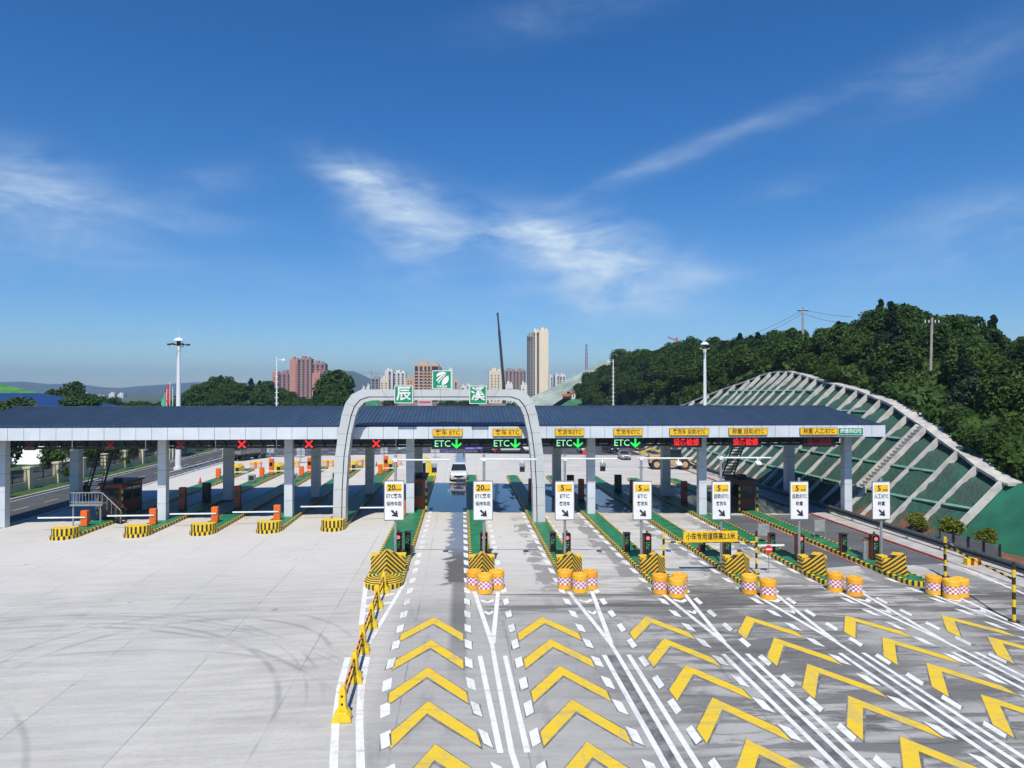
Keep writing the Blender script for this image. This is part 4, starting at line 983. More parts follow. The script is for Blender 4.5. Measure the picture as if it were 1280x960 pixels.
# smooth net in front of the first rib
g=MB(); rows_=[]; nb_=14
for i in range(36):
    y=CR[1].y+.05-i*1.1; zt=max(3.5,CR[1].z-i*.03); rows_.append([Vector((toe(y)+.45+(zt-ZT0)*t/nb_/SLP, y, ZT0-.15+(zt-ZT0)*t/nb_+rnd.uniform(-.04,.04))) for t in range(nb_+1)]+[Vector((toe(y)+14,y,zt+1.5))])
W=nb_+2; g.add([p for r in rows_ for p in r],[(i*W+t,i*W+t+1,(i+1)*W+t+1,(i+1)*W+t) for i in range(35) for t in range(W-1)])
struct(g,'lower_embankment',M['netflat'],smooth=True)
g=MB(); g.quad((36.6,-60,-.68),(50,-60,-.68),(50,150,-.68),(36.6,150,-.68)); struct(g,'embankment_foot',M['earth'])

# ------------------------------------------------------------------ wooded hills
def loft(name,base,ridge,back,mat,n=10,seed=1,bul=.18,kind='structure'):
    rn=random.Random(seed); g=MB(); W=n*2+1; m=len(base); vs=[]
    for a,b,c in zip(base,ridge,back):
        for t in range(n+1):
            u=t/n; p=a.lerp(b,u); p.z+=math.sin(u*math.pi)*bul*max(1,(b.z-a.z))+rn.uniform(-.3,.3); vs.append(p)
        for t in range(1,n+1): p=b.lerp(c,t/n); vs.append(p)
    g.add(vs,[(i*W+t,(i+1)*W+t,(i+1)*W+t+1,i*W+t+1) for i in range(m-1) for t in range(W-1)])
    o=g.build(name,mat,smooth=True); tag(o,None,name.replace('_',' '),kind='structure'); return vs,W
RIDGE=[(1420,440,62),(1330,430,70),(1280,418,85),(1250,408,92),(1220,402,98),(1185,392,104),(1155,386,108),(1125,382,113),(1095,385,118),(1070,398,124),(1045,404,130),(1015,414,140),(985,415,152),(950,419,165),(920,428,182),(885,428,205),(850,432,232),(820,436,255),(790,441,282),(765,450,305),(740,468,330),(725,486,350)]
TH=7.0
ridge=[]; base=[]; back=[]
for k,(px,py,Y) in enumerate(RIDGE):
    p=pt(px,py,Y); p.z-=TH*.80; ridge.append(p)
    if k<1: b=Vector((55,38,4.5))
    else:
        f=(k-1)/(len(RIDGE)-2)
        yb=[0,47,52,57,62,68,76,84,92,100,108,116,124,132,140,148,156,170,190,215,240,262][k]
        if yb<=CR[-1].y:
            z=crest_y(yb); b=Vector((toe(yb)+(z-ZT0)/SLP+1.2,yb,z+.1))
        else: b=pt({170:862,190:836,215:806,240:780,262:745}.get(yb,850),509.5,yb)
        if k==1: b=Vector((50,45,4.0))
    base.append(b); back.append(Vector((p.x+60,p.y+25,p.z-22)))
hv,HW=loft('wooded_hill',base,ridge,back,M['scrub'],12,3,.10)

def crown_mesh(name,mat,rx,rz,n,size,seed,lobes=14,trunk=True,cone=False):
    rn=random.Random(seed); g=MB(); L=[]
    for i in range(lobes):
        u=rn.uniform(0,2*math.pi); 
        if cone: h=i/lobes; rr=rx*(1-h)*.62; L.append((Vector((rr*math.cos(u),rr*math.sin(u),(.25+.75*h)*rz*2)),rx*(.50*(1-h)+.10)))
        else:
            v=rn.uniform(-.55,.95); q=math.sqrt(max(0,1-v*v)); rr=rn.uniform(.35,.78)
            L.append((Vector((rx*rr*q*math.cos(u),rx*rr*q*math.sin(u),rz*1.35+rz*v*rr)),rx*rn.uniform(.28,.50)))
    for i in range(n):
        c,r=L[rn.randrange(lobes)]
        d=Vector((rn.gauss(0,1),rn.gauss(0,1),rn.gauss(.25,1))).normalized(); p=c+d*r*rn.uniform(.72,1.08)
        nrm=(d*.7+Vector((rn.gauss(0,.6),rn.gauss(0,.6),rn.gauss(.45,.6)))).normalized(); t=nrm.orthogonal().normalized(); t=(Matrix.Rotation(rn.uniform(0,6.28),3,nrm)@t); b=nrm.cross(t)
        s=size*rn.uniform(.6,1.3); q=nrm*s*.25
        g.add([p-t*s-b*s*.5,p+t*s*.2-b*s*.62+q,p+t*s,p-t*s*.1+b*s*.62+q],[(0,1,2,3)],0)
    if trunk:
        g.tube((0,0,-.6),(0,0,rz*1.2),rx*.07,rx*.04,7,1)
        for i in range(5): c,r=L[i]; g.tube((0,0,rz*.6),c,rx*.035,rx*.012,5,1)
    return g.mesh(name,[mat,M['bark']])
CRN=[crown_mesh('broadleaf_tree',M['leaf'],3.4,3.0,2600,.30,s,16) for s in (1,2,3,4)]
CRP_=[crown_mesh('pine_tree',M['pine'],2.3,4.2,2200,.28,s,14,cone=True) for s in (11,12)]
def tree(loc,sc,label,group,pine=False,rn=random,sz=None,name=None,cat='tree'):
    me=rn.choice(CRP_ if pine else CRN); o=bpy.data.objects.new(name or ('pine_tree' if pine else 'broadleaf_tree'),me); COL.objects.link(o)
    o.location=loc; o.rotation_euler=(rn.uniform(-.08,.08),rn.uniform(-.08,.08),rn.uniform(0,6.28)); o.scale=(sc*rn.uniform(.85,1.2),sc*rn.uniform(.85,1.2),sz or sc*rn.uniform(.8,1.2)); return tag(o,label,cat,group)
rn=random.Random(21)
def hill_pt(i,t):                                          # i along, t from base 0 to ridge 1
    a=int(i); f=i-a; u=t*12; b=int(u); h=u-b
    def P(x,y): return hv[min(x,len(RIDGE)-1)*HW+min(y,HW-1)]
    return P(a,b).lerp(P(a+1,b),f).lerp(P(a,b+1).lerp(P(a+1,b+1),f),h)
cnt=0; pts=[]
for tt in range(9000):
    i=rn.uniform(0,len(RIDGE)-1.01); t=rn.random()**.8*1.12
    p=hill_pt(i,t); d=p.y
    md=(2.5+d*.008) 
    if all((p-q).length>md for q,_,_ in pts): pts.append((p,i,t))
pts=pts[:280]
def pix(p):
    a=p.x*math.cos(YAW)-p.y*math.sin(YAW); b=p.x*math.sin(YAW)+p.y*math.cos(YAW); return 640+F*a/b
for p,i,t in pts:
    pine=rn.random()<.16
    if i<2.5 and t<.6: continue
    qx=pix(p)
    if 1138<qx<1190 and p.y<88: continue
    if 985<qx<1022 and p.y<141 and t>.6: continue
    d=p.y; sc=(.62+.14*rn.random())+d*.0016
    if t<.12: sc*=.6
    if t>.85:
        l,gr=('dark pine' if pine else 'leafy tree')+' on the wooded ridge against the sky','trees along the hill ridge'+(' (pines)' if pine else '')
    elif p.y<CR[-1].y: l,gr=('dark pine' if pine else 'broadleaf tree')+' in the dark wood above the netted slope','trees above the netted slope'+(' (pines)' if pine else '')
    else: l,gr=('dark pine' if pine else 'broadleaf tree')+' on the far wooded hill behind the canopy roof','trees on the far right hill'+(' (pines)' if pine else '')
    tree(p-Vector((0,0,.8)),sc,l,gr,pine,rn)
# continuous low growth between the trees
def undergrowth(name,fn,n,size,seed,label):
    r_=random.Random(seed); g=MB()
    for k in range(n):
        p=fn(r_); up=Vector((0,0,1)); 
        hgt=r_.uniform(.0,1.6)
        nrm=Vector((r_.gauss(-.2,.6),r_.gauss(-.3,.6),r_.gauss(.6,.5))).normalized(); t=nrm.orthogonal().normalized(); t=Matrix.Rotation(r_.uniform(0,6.28),3,nrm)@t; b=nrm.cross(t); s=size*r_.uniform(.5,1.3); c=p+Vector((0,0,hgt))
        g.add([c-t*s,c-b*s*.6,c+t*s,c+b*s*.6],[(0,1,2,3)])
    o=g.build(name,M['leaf']); return tag(o,label,'undergrowth',kind='stuff')
def fr(r_):
    i=r_.random()**1.6*(len(RIDGE)-1.01); return hill_pt(i,r_.random()*1.05)
undergrowth('undergrowth',fr,60000,.42,4,'dense dark green undergrowth covering the right hill')

# left wooded rise and its trees
LR=[(-60,512,178),(20,508,178),(48,490,180),(92,484,180),(110,494,200),(150,500,215),(185,500,225),(215,497,232),(244,484,238),(278,478,240),(300,480,240),(325,480,240),(345,488,238),(370,492,235),(398,492,230),(416,480,225),(428,484,222),(440,496,220),(452,508,218)]
lr=[pt(x,y,Y)-Vector((0,0,3)) for x,y,Y in LR]; lb=[Vector((p.x*.88,p.y-40,-.6)) for p in lr]; lk_=[Vector((p.x,p.y+50,-1)) for p in lr]
lv,LW=loft('wooded_rise',lb,lr,lk_,M['scrub'],6,8,.05)
rn=random.Random(5)
for k in range(150):
    i=rn.uniform(1,len(LR)-1.6); a=int(i); f=i-a; t=rn.uniform(.55,1.0) if k%3 else 1.
    u=int(t*6); p=lv[a*LW+min(u,6)].lerp(lv[(a+1)*LW+min(u,6)],f)
    px_=LR[a][0]+(LR[a+1][0]-LR[a][0])*f
    if 112<px_<205 and t>.8: p.z-=1.5
    if px_<44: continue
    tree(p-Vector((0,0,3.2)),(.82 if px_<120 else .95)*rn.uniform(.85,1.15),('broadleaf tree on the wooded rise beyond the left end of the roof'),'trees on the left wooded rise',False,rn)
for px,py,Y,s in ((314,470,236,1.15),(323,473,236,1.0),(333,477,236,.9)):
    p=pt(px,py,Y); tree(Vector((p.x,p.y,p.z-9.0*s)),s*1.05,'dark pine standing out on the skyline of the left rise','skyline pines of the left rise',True,rn,s)
p=pt(416,467,222); tree(Vector((p.x,p.y,p.z-11)),1.7,'large round tree at the foot of the pink towers',None,False,rn,1.75)

def fl_(r_):
    a=r_.randrange(len(LR)-1); f=r_.random(); t=r_.randrange(6); return lv[a*LW+t].lerp(lv[(a+1)*LW+t+1],f)
undergrowth('undergrowth',fl_,9000,1.0,9,'dense green growth covering the left rise')
# roadside trees behind the fence
rn=random.Random(9)
for k,(x,y,s) in enumerate([(-66,106,.9),(-63,100,.75),(-75,112,1.25),(-69,117,.8),(-84,104,1.5),(-56.5,103,.62),(-60.5,117,1.0),(-63,127,1.0),(-61,134,.9),(-64,141,1.0),(-62,148,1.0),(-58,158,.9),(-53,137,.7),(-47.5,150,.75),(-84,140,1.6),(-78,152,1.5),(-70,160,1.3),(-62,170,1.1),(-92,120,1.6),(-60,185,1.1),(-55,108.5,.62),(-55.2,114,.72),(-55,121,.7),(-55.3,128,.8),(-55,135.5,.7),(-55.2,143,.8),(-55,151,.75),(-55.4,160,.85),(-67,138,1.2),(-68,150,1.3),(-67.5,131,1.1)]):
    qx=640+F*(x*math.cos(YAW)-y*math.sin(YAW))/(x*math.sin(YAW)+y*math.cos(YAW))
    if y<128 and 14<qx<84 and k!=5: continue
    tree(Vector((x,y,-.7)),s,['dark roadside tree left of the white sheeted mound','leafy roadside tree beyond the pillared fence, right of the white mound'][k>4],['dark trees left of the mound','roadside trees beyond the fence'][k>4],False,rn)
for k,(px,py) in enumerate(((43,620),(50,622))):
    pass
for k,(x,y) in enumerate(((-47.2+.0,0),)):
    pass
sap=crown_mesh('sapling',M['leaf'],.7,1.0,260,.12,31,7)
for k,(x,y) in enumerate(((-51.0,83),(-51.2,95.5),(-51,112),(-51,125),(-40.6,79.5))):
    o=bpy.data.objects.new('sapling',sap); COL.objects.link(o); o.location=(x,y,-.6); o.scale=(1,1,1.1); tag(o,'thin young sapling on the grass verge by the pillared fence' if k<4 else 'thin young sapling on the near kerb of the side road','tree','verge saplings' if k<4 else None)

# pillared fence on the left
fe=thing('pillared_fence','fence of cream pillars and black railings along the left verge','fence',(-52.6,0,-.64))
FY=[72+i*6.15 for i in range(24)]
for i,y in enumerate(FY):
    g=MB(); g.box(-.36,.36,y-.36,y+.36,-.2,2.55); g.box(-.46,.46,y-.46,y+.46,2.552,2.75); g.build('pillar',M['cream'],fe)
    if i<len(FY)-1:
        g=MB(); g.box(-.14,.14,y+.36,y+5.79,-.2,.95); g.build('base_wall',M['cream'],fe)
        g=MB()
        for z in (1.1,2.3): g.box(-.03,.03,y+.36,y+5.79,z-.03,z+.03)
        for k in range(24): g.box(-.018,.018,y+.5+k*.225,y+.535+k*.225,.95,2.42)
        g.box(-.06,.06,y+3.0,y+3.12,.95,2.5)
        g.build('railing',M['dsteel'],fe)
# white tent-like mound beyond the rear road
o=thing('white_sheeted_mound','white sheeted mound beyond the rear road, seen under the canopy','mound',(-71.8,129,-.6))
g=MB(); n=18; vs=[]
for j in range(6):
    for i in range(n): a=2*math.pi*i/n; r=(1-j/5.6); vs.append((5.8*r*math.cos(a),9.5*r*math.sin(a),3.9*(1-(1-j/5)**2)+.2*math.sin(3*a+j)))
g.add(vs,[(j*n+i,j*n+(i+1)%n,(j+1)*n+(i+1)%n,(j+1)*n+i) for j in range(5) for i in range(n)]+[tuple(5*n+i for i in range(n))]); g.build('sheet',pm('white_sheet',(.8,.8,.8),.7),o,smooth=True)

# guardrail, bushes, safety boards on the right edge
gr=thing('guardrail','grey corrugated guardrail along the foot of the netted slope','guardrail',(0,0,zR))
g=MB(); prof=[(0,.32),(-.12,.42),(-.12,.52),(0,.62),(-.12,.72),(-.12,.82),(0,.92),(.03,.92),(.03,.32)]
g.prism([(35.75+a,b) for a,b in prof],30,138,'y'); g.build('rail',pm('shaded_rail',(.10,.115,.12),.5,.3,var=.2),gr)  # the rail's shade side is put into its dark colour
k=31
while k<138:
    g=MB(); g.tube((35.86,k,0),(35.86,k,.9),.06,n=8); g.build('post',M['steel'],gr); k+=4
BU=crown_mesh('clipped_bush',M['bush'],.85,.80,2600,.085,41,30,trunk=False)
for k,(x,y,s) in enumerate(((38.0,56.9,1.0),(38.35,53.3,1.12),(39.2,50.5,.95))):
    o=bpy.data.objects.new('clipped_bush',BU); COL.objects.link(o); o.location=(x,y,-.75); o.scale=(s,s,s*1.0); o.rotation_euler=(0,0,k*2.)
    tag(o,['farthest of the three round yellow-green bushes, at the foot of the last ribs','middle round yellow-green bush, next to the black and yellow post','nearest round yellow-green bush, behind the grey safety boards'][k],'bush','round bushes at the slope foot')
for k in range(4):
    y=51.8-k*1.35; x=36.95+k*.16
    o=thing('safety_board',['farthest','second','third','nearest'][k]+' of the four grey mesh boards behind the guardrail','board',(x,y,-.62),R(-82),group='grey mesh boards behind the guardrail')
    g=MB(); g.box(-.60,.60,-.02,.02,.2,1.05); g.build('panel',pm('grey_mesh',(.24,.24,.23),.7),o); 
    for a in (-.62,.62): g=MB(); g.box(a-.05,a+.05,-.05,.05,0,1.2); g.build('post',M['black'],o)
o=thing('curb_marker','short yellow and red striped marker block at the end of the red kerb','marker',(34.9,46.4,zR+.09))
g=MB(); 
for k in range(4): g.box(-.5+k*.25,-.25+k*.25,-.2,.2,0,.45,k%2)
g.build('body',[M['yellow'],pm('marker_red',(.3,.04,.03),.5)],o)
# silver mesh frames standing on weighing islands
for k,(x,y,l) in enumerate(((22.9,52.6,'small grey mesh frame on the island of the 自助/ETC 称重 sign'),(28.3,54.5,'small grey mesh frame on the island of the 人工/ETC 称重 sign'))):
    o=thing('mesh_frame',l,'frame',(x,y,gz(x)+.27),group='grey mesh frames'); g=MB(); g.box(-.4,.4,-.03,.03,.5,1.4); g.build('mesh_panel',pm('fine_mesh',(.30,.31,.30),.7),o); g=MB(); [g.box(a-.03,a+.03,-.035,.035,0,1.45) for a in (-.42,.42)]; g.build('leg',M['steel'],o)
for k,(x,y) in enumerate(((27.55,46.9),(27.9,47.3))):
    o=thing('steel_cylinder_post','stubby grey steel post between the two fee cabinets at the 人工/ETC 称重 sign, '+('left' if k==0 else 'right'),'post',(x,y,gz(x)+.27)); g=MB(); g.tube((0,0,0),(0,0,1.35),.13,n=12); g.build('tube',M['steel'],o); g=MB(); g.tube((0,0,1.35),(0,0,1.45),.15,n=12); g.build('cap',M['rust'],o)

# ------------------------------------------------------------------ masts, poles, flags, wires
def high_mast(label,x,y,z0,ztop,r=.42):
    o=thing('high_mast_lamp',label,'lamp mast',(x,y,z0),group='white high-mast lamps'); h=ztop-z0-3.0
    g=MB(); g.tube((0,0,0),(0,0,h),r,r*.55,14); g.tube((0,0,0),(0,0,.4),r*1.5,n=14); g.build('mast',M['lampwhite'],o,smooth=False)
    g=MB(); g.lathe([(.2,h),(.3,h+.4),(.25,h+1.0)],14); g.build('collar',M['lampwhite'],o)
    c=MB(); c.lathe([(.78,h+1.75),(.70,h+1.95),(.38,h+2.2),(.0,h+2.3)],18); c.add([(.78*math.cos(2*math.pi*i/18),.78*math.sin(2*math.pi*i/18),h+1.74) for i in range(18)],[tuple(range(18))[::-1]]); c.build('dome',M['lampwhite'],o)
    g=MB(); g.tube((0,0,h+1.0),(0,0,h+1.75),.30,n=12); g.build('core',M['dsteel'],o)
    for k in range(6):
        a=k*math.pi/3+.2; g=MB(); g.tube((.2*math.cos(a),.2*math.sin(a),h+.75),(1.15*math.cos(a),1.15*math.sin(a),h+1.15),.05,n=6); ar_=g.build('lamp_arm',M['lampwhite'],o)
        g=MB(); g.cbox((1.35*math.cos(a),1.35*math.sin(a),h+1.2),(.5,.36,.26),rz=a); g.build('floodlight',M['dsteel'],ar_)
    g=MB(); g.tube((0,0,h+2.25),(0,0,h+3.6),.03,n=6); g.build('lightning_rod',M['lampwhite'],o)
high_mast('tall white high-mast lamp left, between the first columns',-43.4,112.4,-.7,20.3,.44)
p=pt(881,436,128); high_mast('tall white high-mast lamp before the netted slope at the right',p.x,p.y,-.7,21.2,.42)
def rung_pole(label,px,py,Y,side):
    p=pt(px,py,Y); o=thing('monitor_pole',label,'pole',(p.x,p.y,-.7),group='grey monitoring poles'); h=p.z+.7
    g=MB(); g.tube((0,0,0),(0,0,h),.2,.14,8); g.build('pole',M['lampwhite'],o)
    g=MB(); [g.tube((-.42,0,3+k*1.1),(.42,0,3+k*1.1),.05,n=5) for k in range(int((h-4)/1.1))]; g.build('climbing_rungs',M['lampwhite'],o)
    g=MB(); g.tube((0,0,h-.6),(side*1.4,0,h-.6),.06,n=6); a=g.build('arm',M['lampwhite'],o); g=MB(); g.cbox((side*1.4,0,h-.6),(.7,.4,.4)); g.build('camera',M['whiteplas'],a)
rung_pole('thin pale pole with climbing rungs left of the pink towers',346,446,150,1); rung_pole('thin pale pole with climbing rungs before the far wooded hill',766.5,449,190,-1)
p=pt(839,458,215); q=pt(839,490,215)
o=thing('floodlight_mast','small mast with a cluster of white floodlights among the hill trees','lamp mast',(p.x,p.y,q.z-6)); h=p.z-q.z+6
g=MB(); g.tube((0,0,0),(0,0,h),.22,.14,8); g.build('mast',M['lampwhite'],o)
for k in range(6): g=MB(); a=k*math.pi/3; g.tube((0,0,h-.9),(1.3*math.cos(a),1.3*math.sin(a),h-.6),.05,n=5); g.cbox((1.4*math.cos(a),1.4*math.sin(a),h-.5),(.55,.5,.5),rz=a); g.build('floodlight',M['whiteplas'],o)
def util(label,px,py,Y,pyb,r,cross,lean=0):
    p=pt(px,py,Y); q=pt(px-lean,pyb,Y); o=thing('utility_pole',label,'utility pole',(q.x,q.y,q.z-2),group='utility poles on the hill'); top=Vector((p.x-q.x,0,p.z-q.z+2))
    g=MB(); g.tube((0,0,0),top,r,r*.7,10); g.build('pole',M['wood_pole'],o)
    if cross:
        g=MB(); g.cbox(top-Vector((0,0,.7)),(2.3 if cross==2 else 1.5,.2,.2)); x=g.build('crossarm',M['dsteel'],o)
        g=MB(); [g.tube(top+Vector((a,0,-.62)),top+Vector((a,0,-.3)),.06,n=6) for a in (-.85,-.4,.4,.85)]; g.build('insulator',M['whiteplas'],x)
    return p
u1=util('cross-armed utility pole on the ridge against the sky',1003.5,384,142,424,.26,2); util('leaning pale utility pole standing in front of the dark trees',1165,397,81,484,.19,True,3)
WR=[((1003,387),(955,412),(888,436)),((1003,391),(960,415),(900,438)),((1003,387),(1035,393),(1066,396)),((1003,391),(1030,400),(1058,403))]
for k,w in enumerate(WR):
    a=pt(*w[0],150); b=pt(*w[2],(175,178,120,122)[k]); m_=pt(*w[1],(162,163,136,136)[k]); P=[]
    for i in range(13): t=i/12; P.append(a*(1-t)**2+(m_*2-(a+b)/2)*2*t*(1-t)+b*t*t)
    g=MB(); g.path(P,.035,5); tag(g.build('power_line',M['cable']),['upper','lower','upper','lower'][k]+' power line running '+('left' if k<2 else 'right')+' from the cross-armed pole','wire','power lines from the ridge pole')
for k,(px,c,yt) in enumerate(((208.5,(.10,.45,.30),486),(212.5,(.65,.05,.06),477),(216,(.65,.10,.05),483))):
    p=pt(px,yt,128); o=thing('flag_pole',['green flag hanging on the left pole of the flag group','red flag hanging on the middle, tallest pole','bare right pole of the flag group left of the lamp mast'][k],'flag',(p.x,p.y,-.7),group='flag poles beside the lamp mast'); h=p.z+.7
    g=MB(); g.tube((0,0,0),(0,0,h),.06,n=8); g.build('pole',M['lampwhite'],o)
    if k<2:
        g=MB(); n=9; z0=h-.2; vs=[]
        for j in range(n+1):
            for i in range(7): t=j/n; vs.append((.06-(i/6)*(.75+.25*math.sin(t*5)), .12*math.sin(i*1.7+t*2), z0-t*3.2-(i/6)*1.0))
        g.add(vs,[(j*7+i,j*7+i+1,(j+1)*7+i+1,(j+1)*7+i) for j in range(n) for i in range(6)]); g.build('cloth',pm('flag_cloth',c,.8),o)

# ------------------------------------------------------------------ buildings at the left, far town, mountains
def hip(name,label,x0,x1,y0,y1,z0,ze,zr_,wm,rm,cat='building',group=None):
    o=thing(name,label,cat,((x0+x1)/2,(y0+y1)/2,z0),group=group); w=(x1-x0)/2; d=(y1-y0)/2; e=.8; r=min(w,d)*.9
    g=MB(); g.box(-w,w,-d,d,0,ze-z0); g.build('wall',wm,o)
    g=MB(); a=ze-z0; b=zr_-z0
    if w>d: R0,R1=(-w+r,0,b),(w-r,0,b)
    else: R0,R1=(0,-d+r,b),(0,d-r,b)
    V=[(-w-e,-d-e,a),(w+e,-d-e,a),(w+e,d+e,a),(-w-e,d+e,a),R0,R1]
    F_=[(0,1,5,4),(1,2,5),(2,3,4,5),(3,0,4)] if w>d else [(0,1,4),(1,2,5,4),(2,3,5),(3,0,4,5)]
    g.add(V,F_+[(3,2,1,0)]); g.build('roof',rm,o); return o
p0=pt(-70,508,152); p1=pt(98,508,152)
ob=hip('roadside_building','long low building with bright blue roof beyond the left end of the canopy',p0.x-10,p1.x-1,147,171,-.7,7.9,11.0,M['cream'],M['blueroof'])
for k in range(6):
    g=MB(); g.box(-20+k*7,-17.5+k*7,-12.05,-12.001,2,4.5); g.build('window',M['glass'],ob)
lr2=[(-120,480,300),(-40,478,300),(0,478,300),(20,484,300),(40,489,300),(54,493,300),(70,499,300)]
a=[pt(x,y,Y) for x,y,Y in lr2]; loft('green_netted_hill',[Vector((p.x,p.y-40,-1)) for p in a],a,[Vector((p.x,p.y+60,-1)) for p in a],netplain('bright_green_net_hill',(.07,.24,.05),0),6,2,.05)
def mount(name,L,d,mat,seed):
    a=[pt(x,y,d) for x,y in L]; loft(name,[Vector((p.x,p.y-d*.12,-1)) for p in a],a,[Vector((p.x,p.y+d*.1,-1)) for p in a],mat,7,seed,.03)
M['mtn']=pm('mountain_forest',(.055,.08,.04),.95,var=.3,sc=.004)
mount('distant_mountain',[(380,492),(398,478),(412,470),(424,465),(432,463.5),(442,464),(452,468),(462,473),(475,477),(490,480),(520,484),(560,488),(600,489)],3600,M['mtn'],3)
mount('distant_mountain',[(-100,482),(-20,478),(30,477),(60,480),(100,480),(128,484),(150,485),(170,483),(200,481),(240,478),(280,477),(330,480),(380,486),(420,490)],4300,M['mtn'],4)
mount('distant_mountain',[(560,488),(640,483),(700,480),(740,478),(800,474),(900,470),(1000,474)],3800,M['mtn'],6)
# pale cut slope and site right of the tall tower
cs=[(628,512),(650,503),(680,489),(700,480),(716,471),(735,461),(752,452),(775,446)]; ce=[(662,512),(690,507),(705,497),(716,489),(724,483),(738,472),(750,470),(775,470)]
A=[pt(x,y,420-i*6) for i,(x,y) in enumerate(cs)]; B=[pt(x,y,385-i*8) for i,(x,y) in enumerate(ce)]
g=MB(); n=5; vs=[]
for a,b in zip(A,B):
    for t in range(n+1): vs.append(b.lerp(a,t/n))
for a in A: pass
g.add(vs,[(i*(n+1)+t,(i+1)*(n+1)+t,(i+1)*(n+1)+t+1,i*(n+1)+t+1) for i in range(len(A)-1) for t in range(n)])
A2=[Vector((a.x+20,a.y+70,a.z-14)) for a in A]; m=len(A); g.add(A+A2,[(i,i+1,m+i+1,m+i) for i in range(m-1)]); struct(g,'pale_cut_slope',M['palecut'])
p=[pt(x,y,Y) for x,y,Y in ((640,512,330),(700,507,330),(720,495,345),(732,487,350),(745,488,330),(775,500,310))]
loft('green_netted_bank',[Vector((q.x,q.y-45,-.6)) for q in p],p,[Vector((q.x+10,q.y+50,q.z-3)) for q in p],M['netfar'],6,5,.02)
def smallbox(name,label,px0,px1,py0,py1,Y,mat,cat,group=None):
    a=pt(px0,py1,Y); b=pt(px1,py0,Y); o=thing(name,label,cat,((a.x+b.x)/2,Y,a.z),group=group); w=(b.x-a.x)/2; h=b.z-a.z
    g=MB(); g.box(-w,w,-1.5,1.5,-1.0,h); g.build('wall',mat,o); g=MB(); g.box(-w-.1,w+.1,-1.6,1.6,h+.001,h+.2); g.build('roof',M['white'],o); g=MB(); g.box(-w*.3,w*.2,-1.53,-1.501,.2,h*.7); g.build('door',M['glass'],o); return o
smallbox('site_cabin','white site cabin on the green bank right of the tall tower',714,719,491,497.5,340,M['white'],'cabin'); smallbox('site_cabin','small red-brown cabin beside the white one on the green bank',719.6,723,491.5,497,341,pm('cabin_red',(.3,.06,.05),.6),'cabin')
g=MB(); p=pt(709,496,338); o=thing('excavator','small orange excavator on the bare earth of the green bank','excavator',(p.x,p.y,p.z-.6))
g=MB(); g.box(-2.2,1.2,-1.2,1.2,.9,2.0); g.build('body',M['orange'],o); g=MB(); g.box(-.1,1.1,-1,0.1,2.0,3.1); g.build('cab',M['glass'],o); g=MB(); g.box(-2,2,-1.5,-.9,0,.85); g.box(-2,2,.9,1.5,0,.85); g.build('track',M['dsteel'],o); g=MB(); g.tube((1.2,0,1.6),(3.4,0,3.4),.2,n=6); g.tube((3.4,0,3.4),(4.6,0,1.2),.16,n=6); g.build('boom',M['orange'],o)

def tower(px0,px1,py,d,wall,label,strips,floors=None,split=None,side=None,parapet=True,win=M['glass'],group='far apartment towers',depth=18,base=520,name='apartment_tower',rot=0):
    a=pt(px0,py,d); b=pt(px1,py,d); zb=-4; w=(b.x-a.x)/2; h=a.z-zb
    o=thing(name,label,'building',((a.x+b.x)/2,d,zb),R(rot),group=group)
    g=MB(); g.box(-w,w,0,depth,0,h); g.build('wall',wall,o)
    g=MB(); g.box(-w*.98,w*.98,.2,depth-.2,h+.001,h+.9); g.box(-w*.5,w*.1,3,depth*.5,h+.9,h+4.2); g.box(w*.35,w*.8,3,depth*.5,h+.9,h+3.0); g.build('roof_house',wall,o)
    fh=3.0; nf=int((h-3)/fh)
    for (u0,u1,dark) in strips:
        x0=-w+2*w*u0; x1=-w+2*w*u1
        g=MB(); g.box(x0,x1,-.12,-.01,.5,h-1.0); s=g.build('balcony_recess',dark,o)
        g=MB()
        for k in range(nf): g.box(x0+.05,x1-.05,-.75,-.125,1.2+k*fh,1.2+k*fh+1.0)
        g.build('balcony',side or wall,s)
    for (u0,u1) in (split or []):
        x0=-w+2*w*u0; x1=-w+2*w*u1; g=MB()
        for k in range(nf): g.box(x0,x1,-.10,-.01,2.0+k*fh,2.0+k*fh+1.35)
        g.build('window_column',win,o)
    return o
PK=pm('sunlit_pink_brick',(.52,.235,.18),.85,var=.1,sc=.3); PKD=pm('shaded_pink_brick',(.34,.19,.17),.85,var=.12,sc=.3); CRM=pm('cream_wall',(.72,.60,.44),.8,var=.06,sc=.2); WHT=pm('white_wall',(.70,.66,.60),.8,var=.06); GRY=pm('grey_concrete_and_shade',(.33,.32,.32),.85,var=.1); PCH=pm('peach_wall',(.58,.38,.24),.8,var=.08); BRN=pm('brown_rose_wall',(.34,.23,.20),.85,var=.1); DK=pm('dark_window_recess',(.035,.035,.045),.4,var=.2); BLU=pm('blue_glass_recess',(.05,.07,.10),.3,var=.2)  # pink towers: sunlit and shaded faces put into two brick colours
tower(340,347,466,880,PK,'low sunlit pink block end wall behind the rung pole, left of the pink towers',[],split=[(.3,.5)],depth=22); tower(347,368,467,884,PKD,'low shaded pink block with dark balcony columns left of the main pink tower',[(.08,.2,DK),(.34,.46,DK),(.6,.72,DK),(.84,.94,DK)],side=PKD,depth=18)
tower(362,372,450,860,PK,'sunlit pink end wall of the tallest pink tower',[],split=[(.75,.9)],depth=16); tower(372,389,449,863,PKD,'tallest shaded pink tower with balcony columns at the left',[(.06,.2,DK),(.36,.5,DK),(.68,.82,DK)],side=PKD,depth=16); tower(389,406.5,455,868,PKD,'shaded pink tower right of the tallest pink tower',[(.08,.22,DK),(.4,.55,DK),(.72,.9,DK)],side=PKD,depth=16)
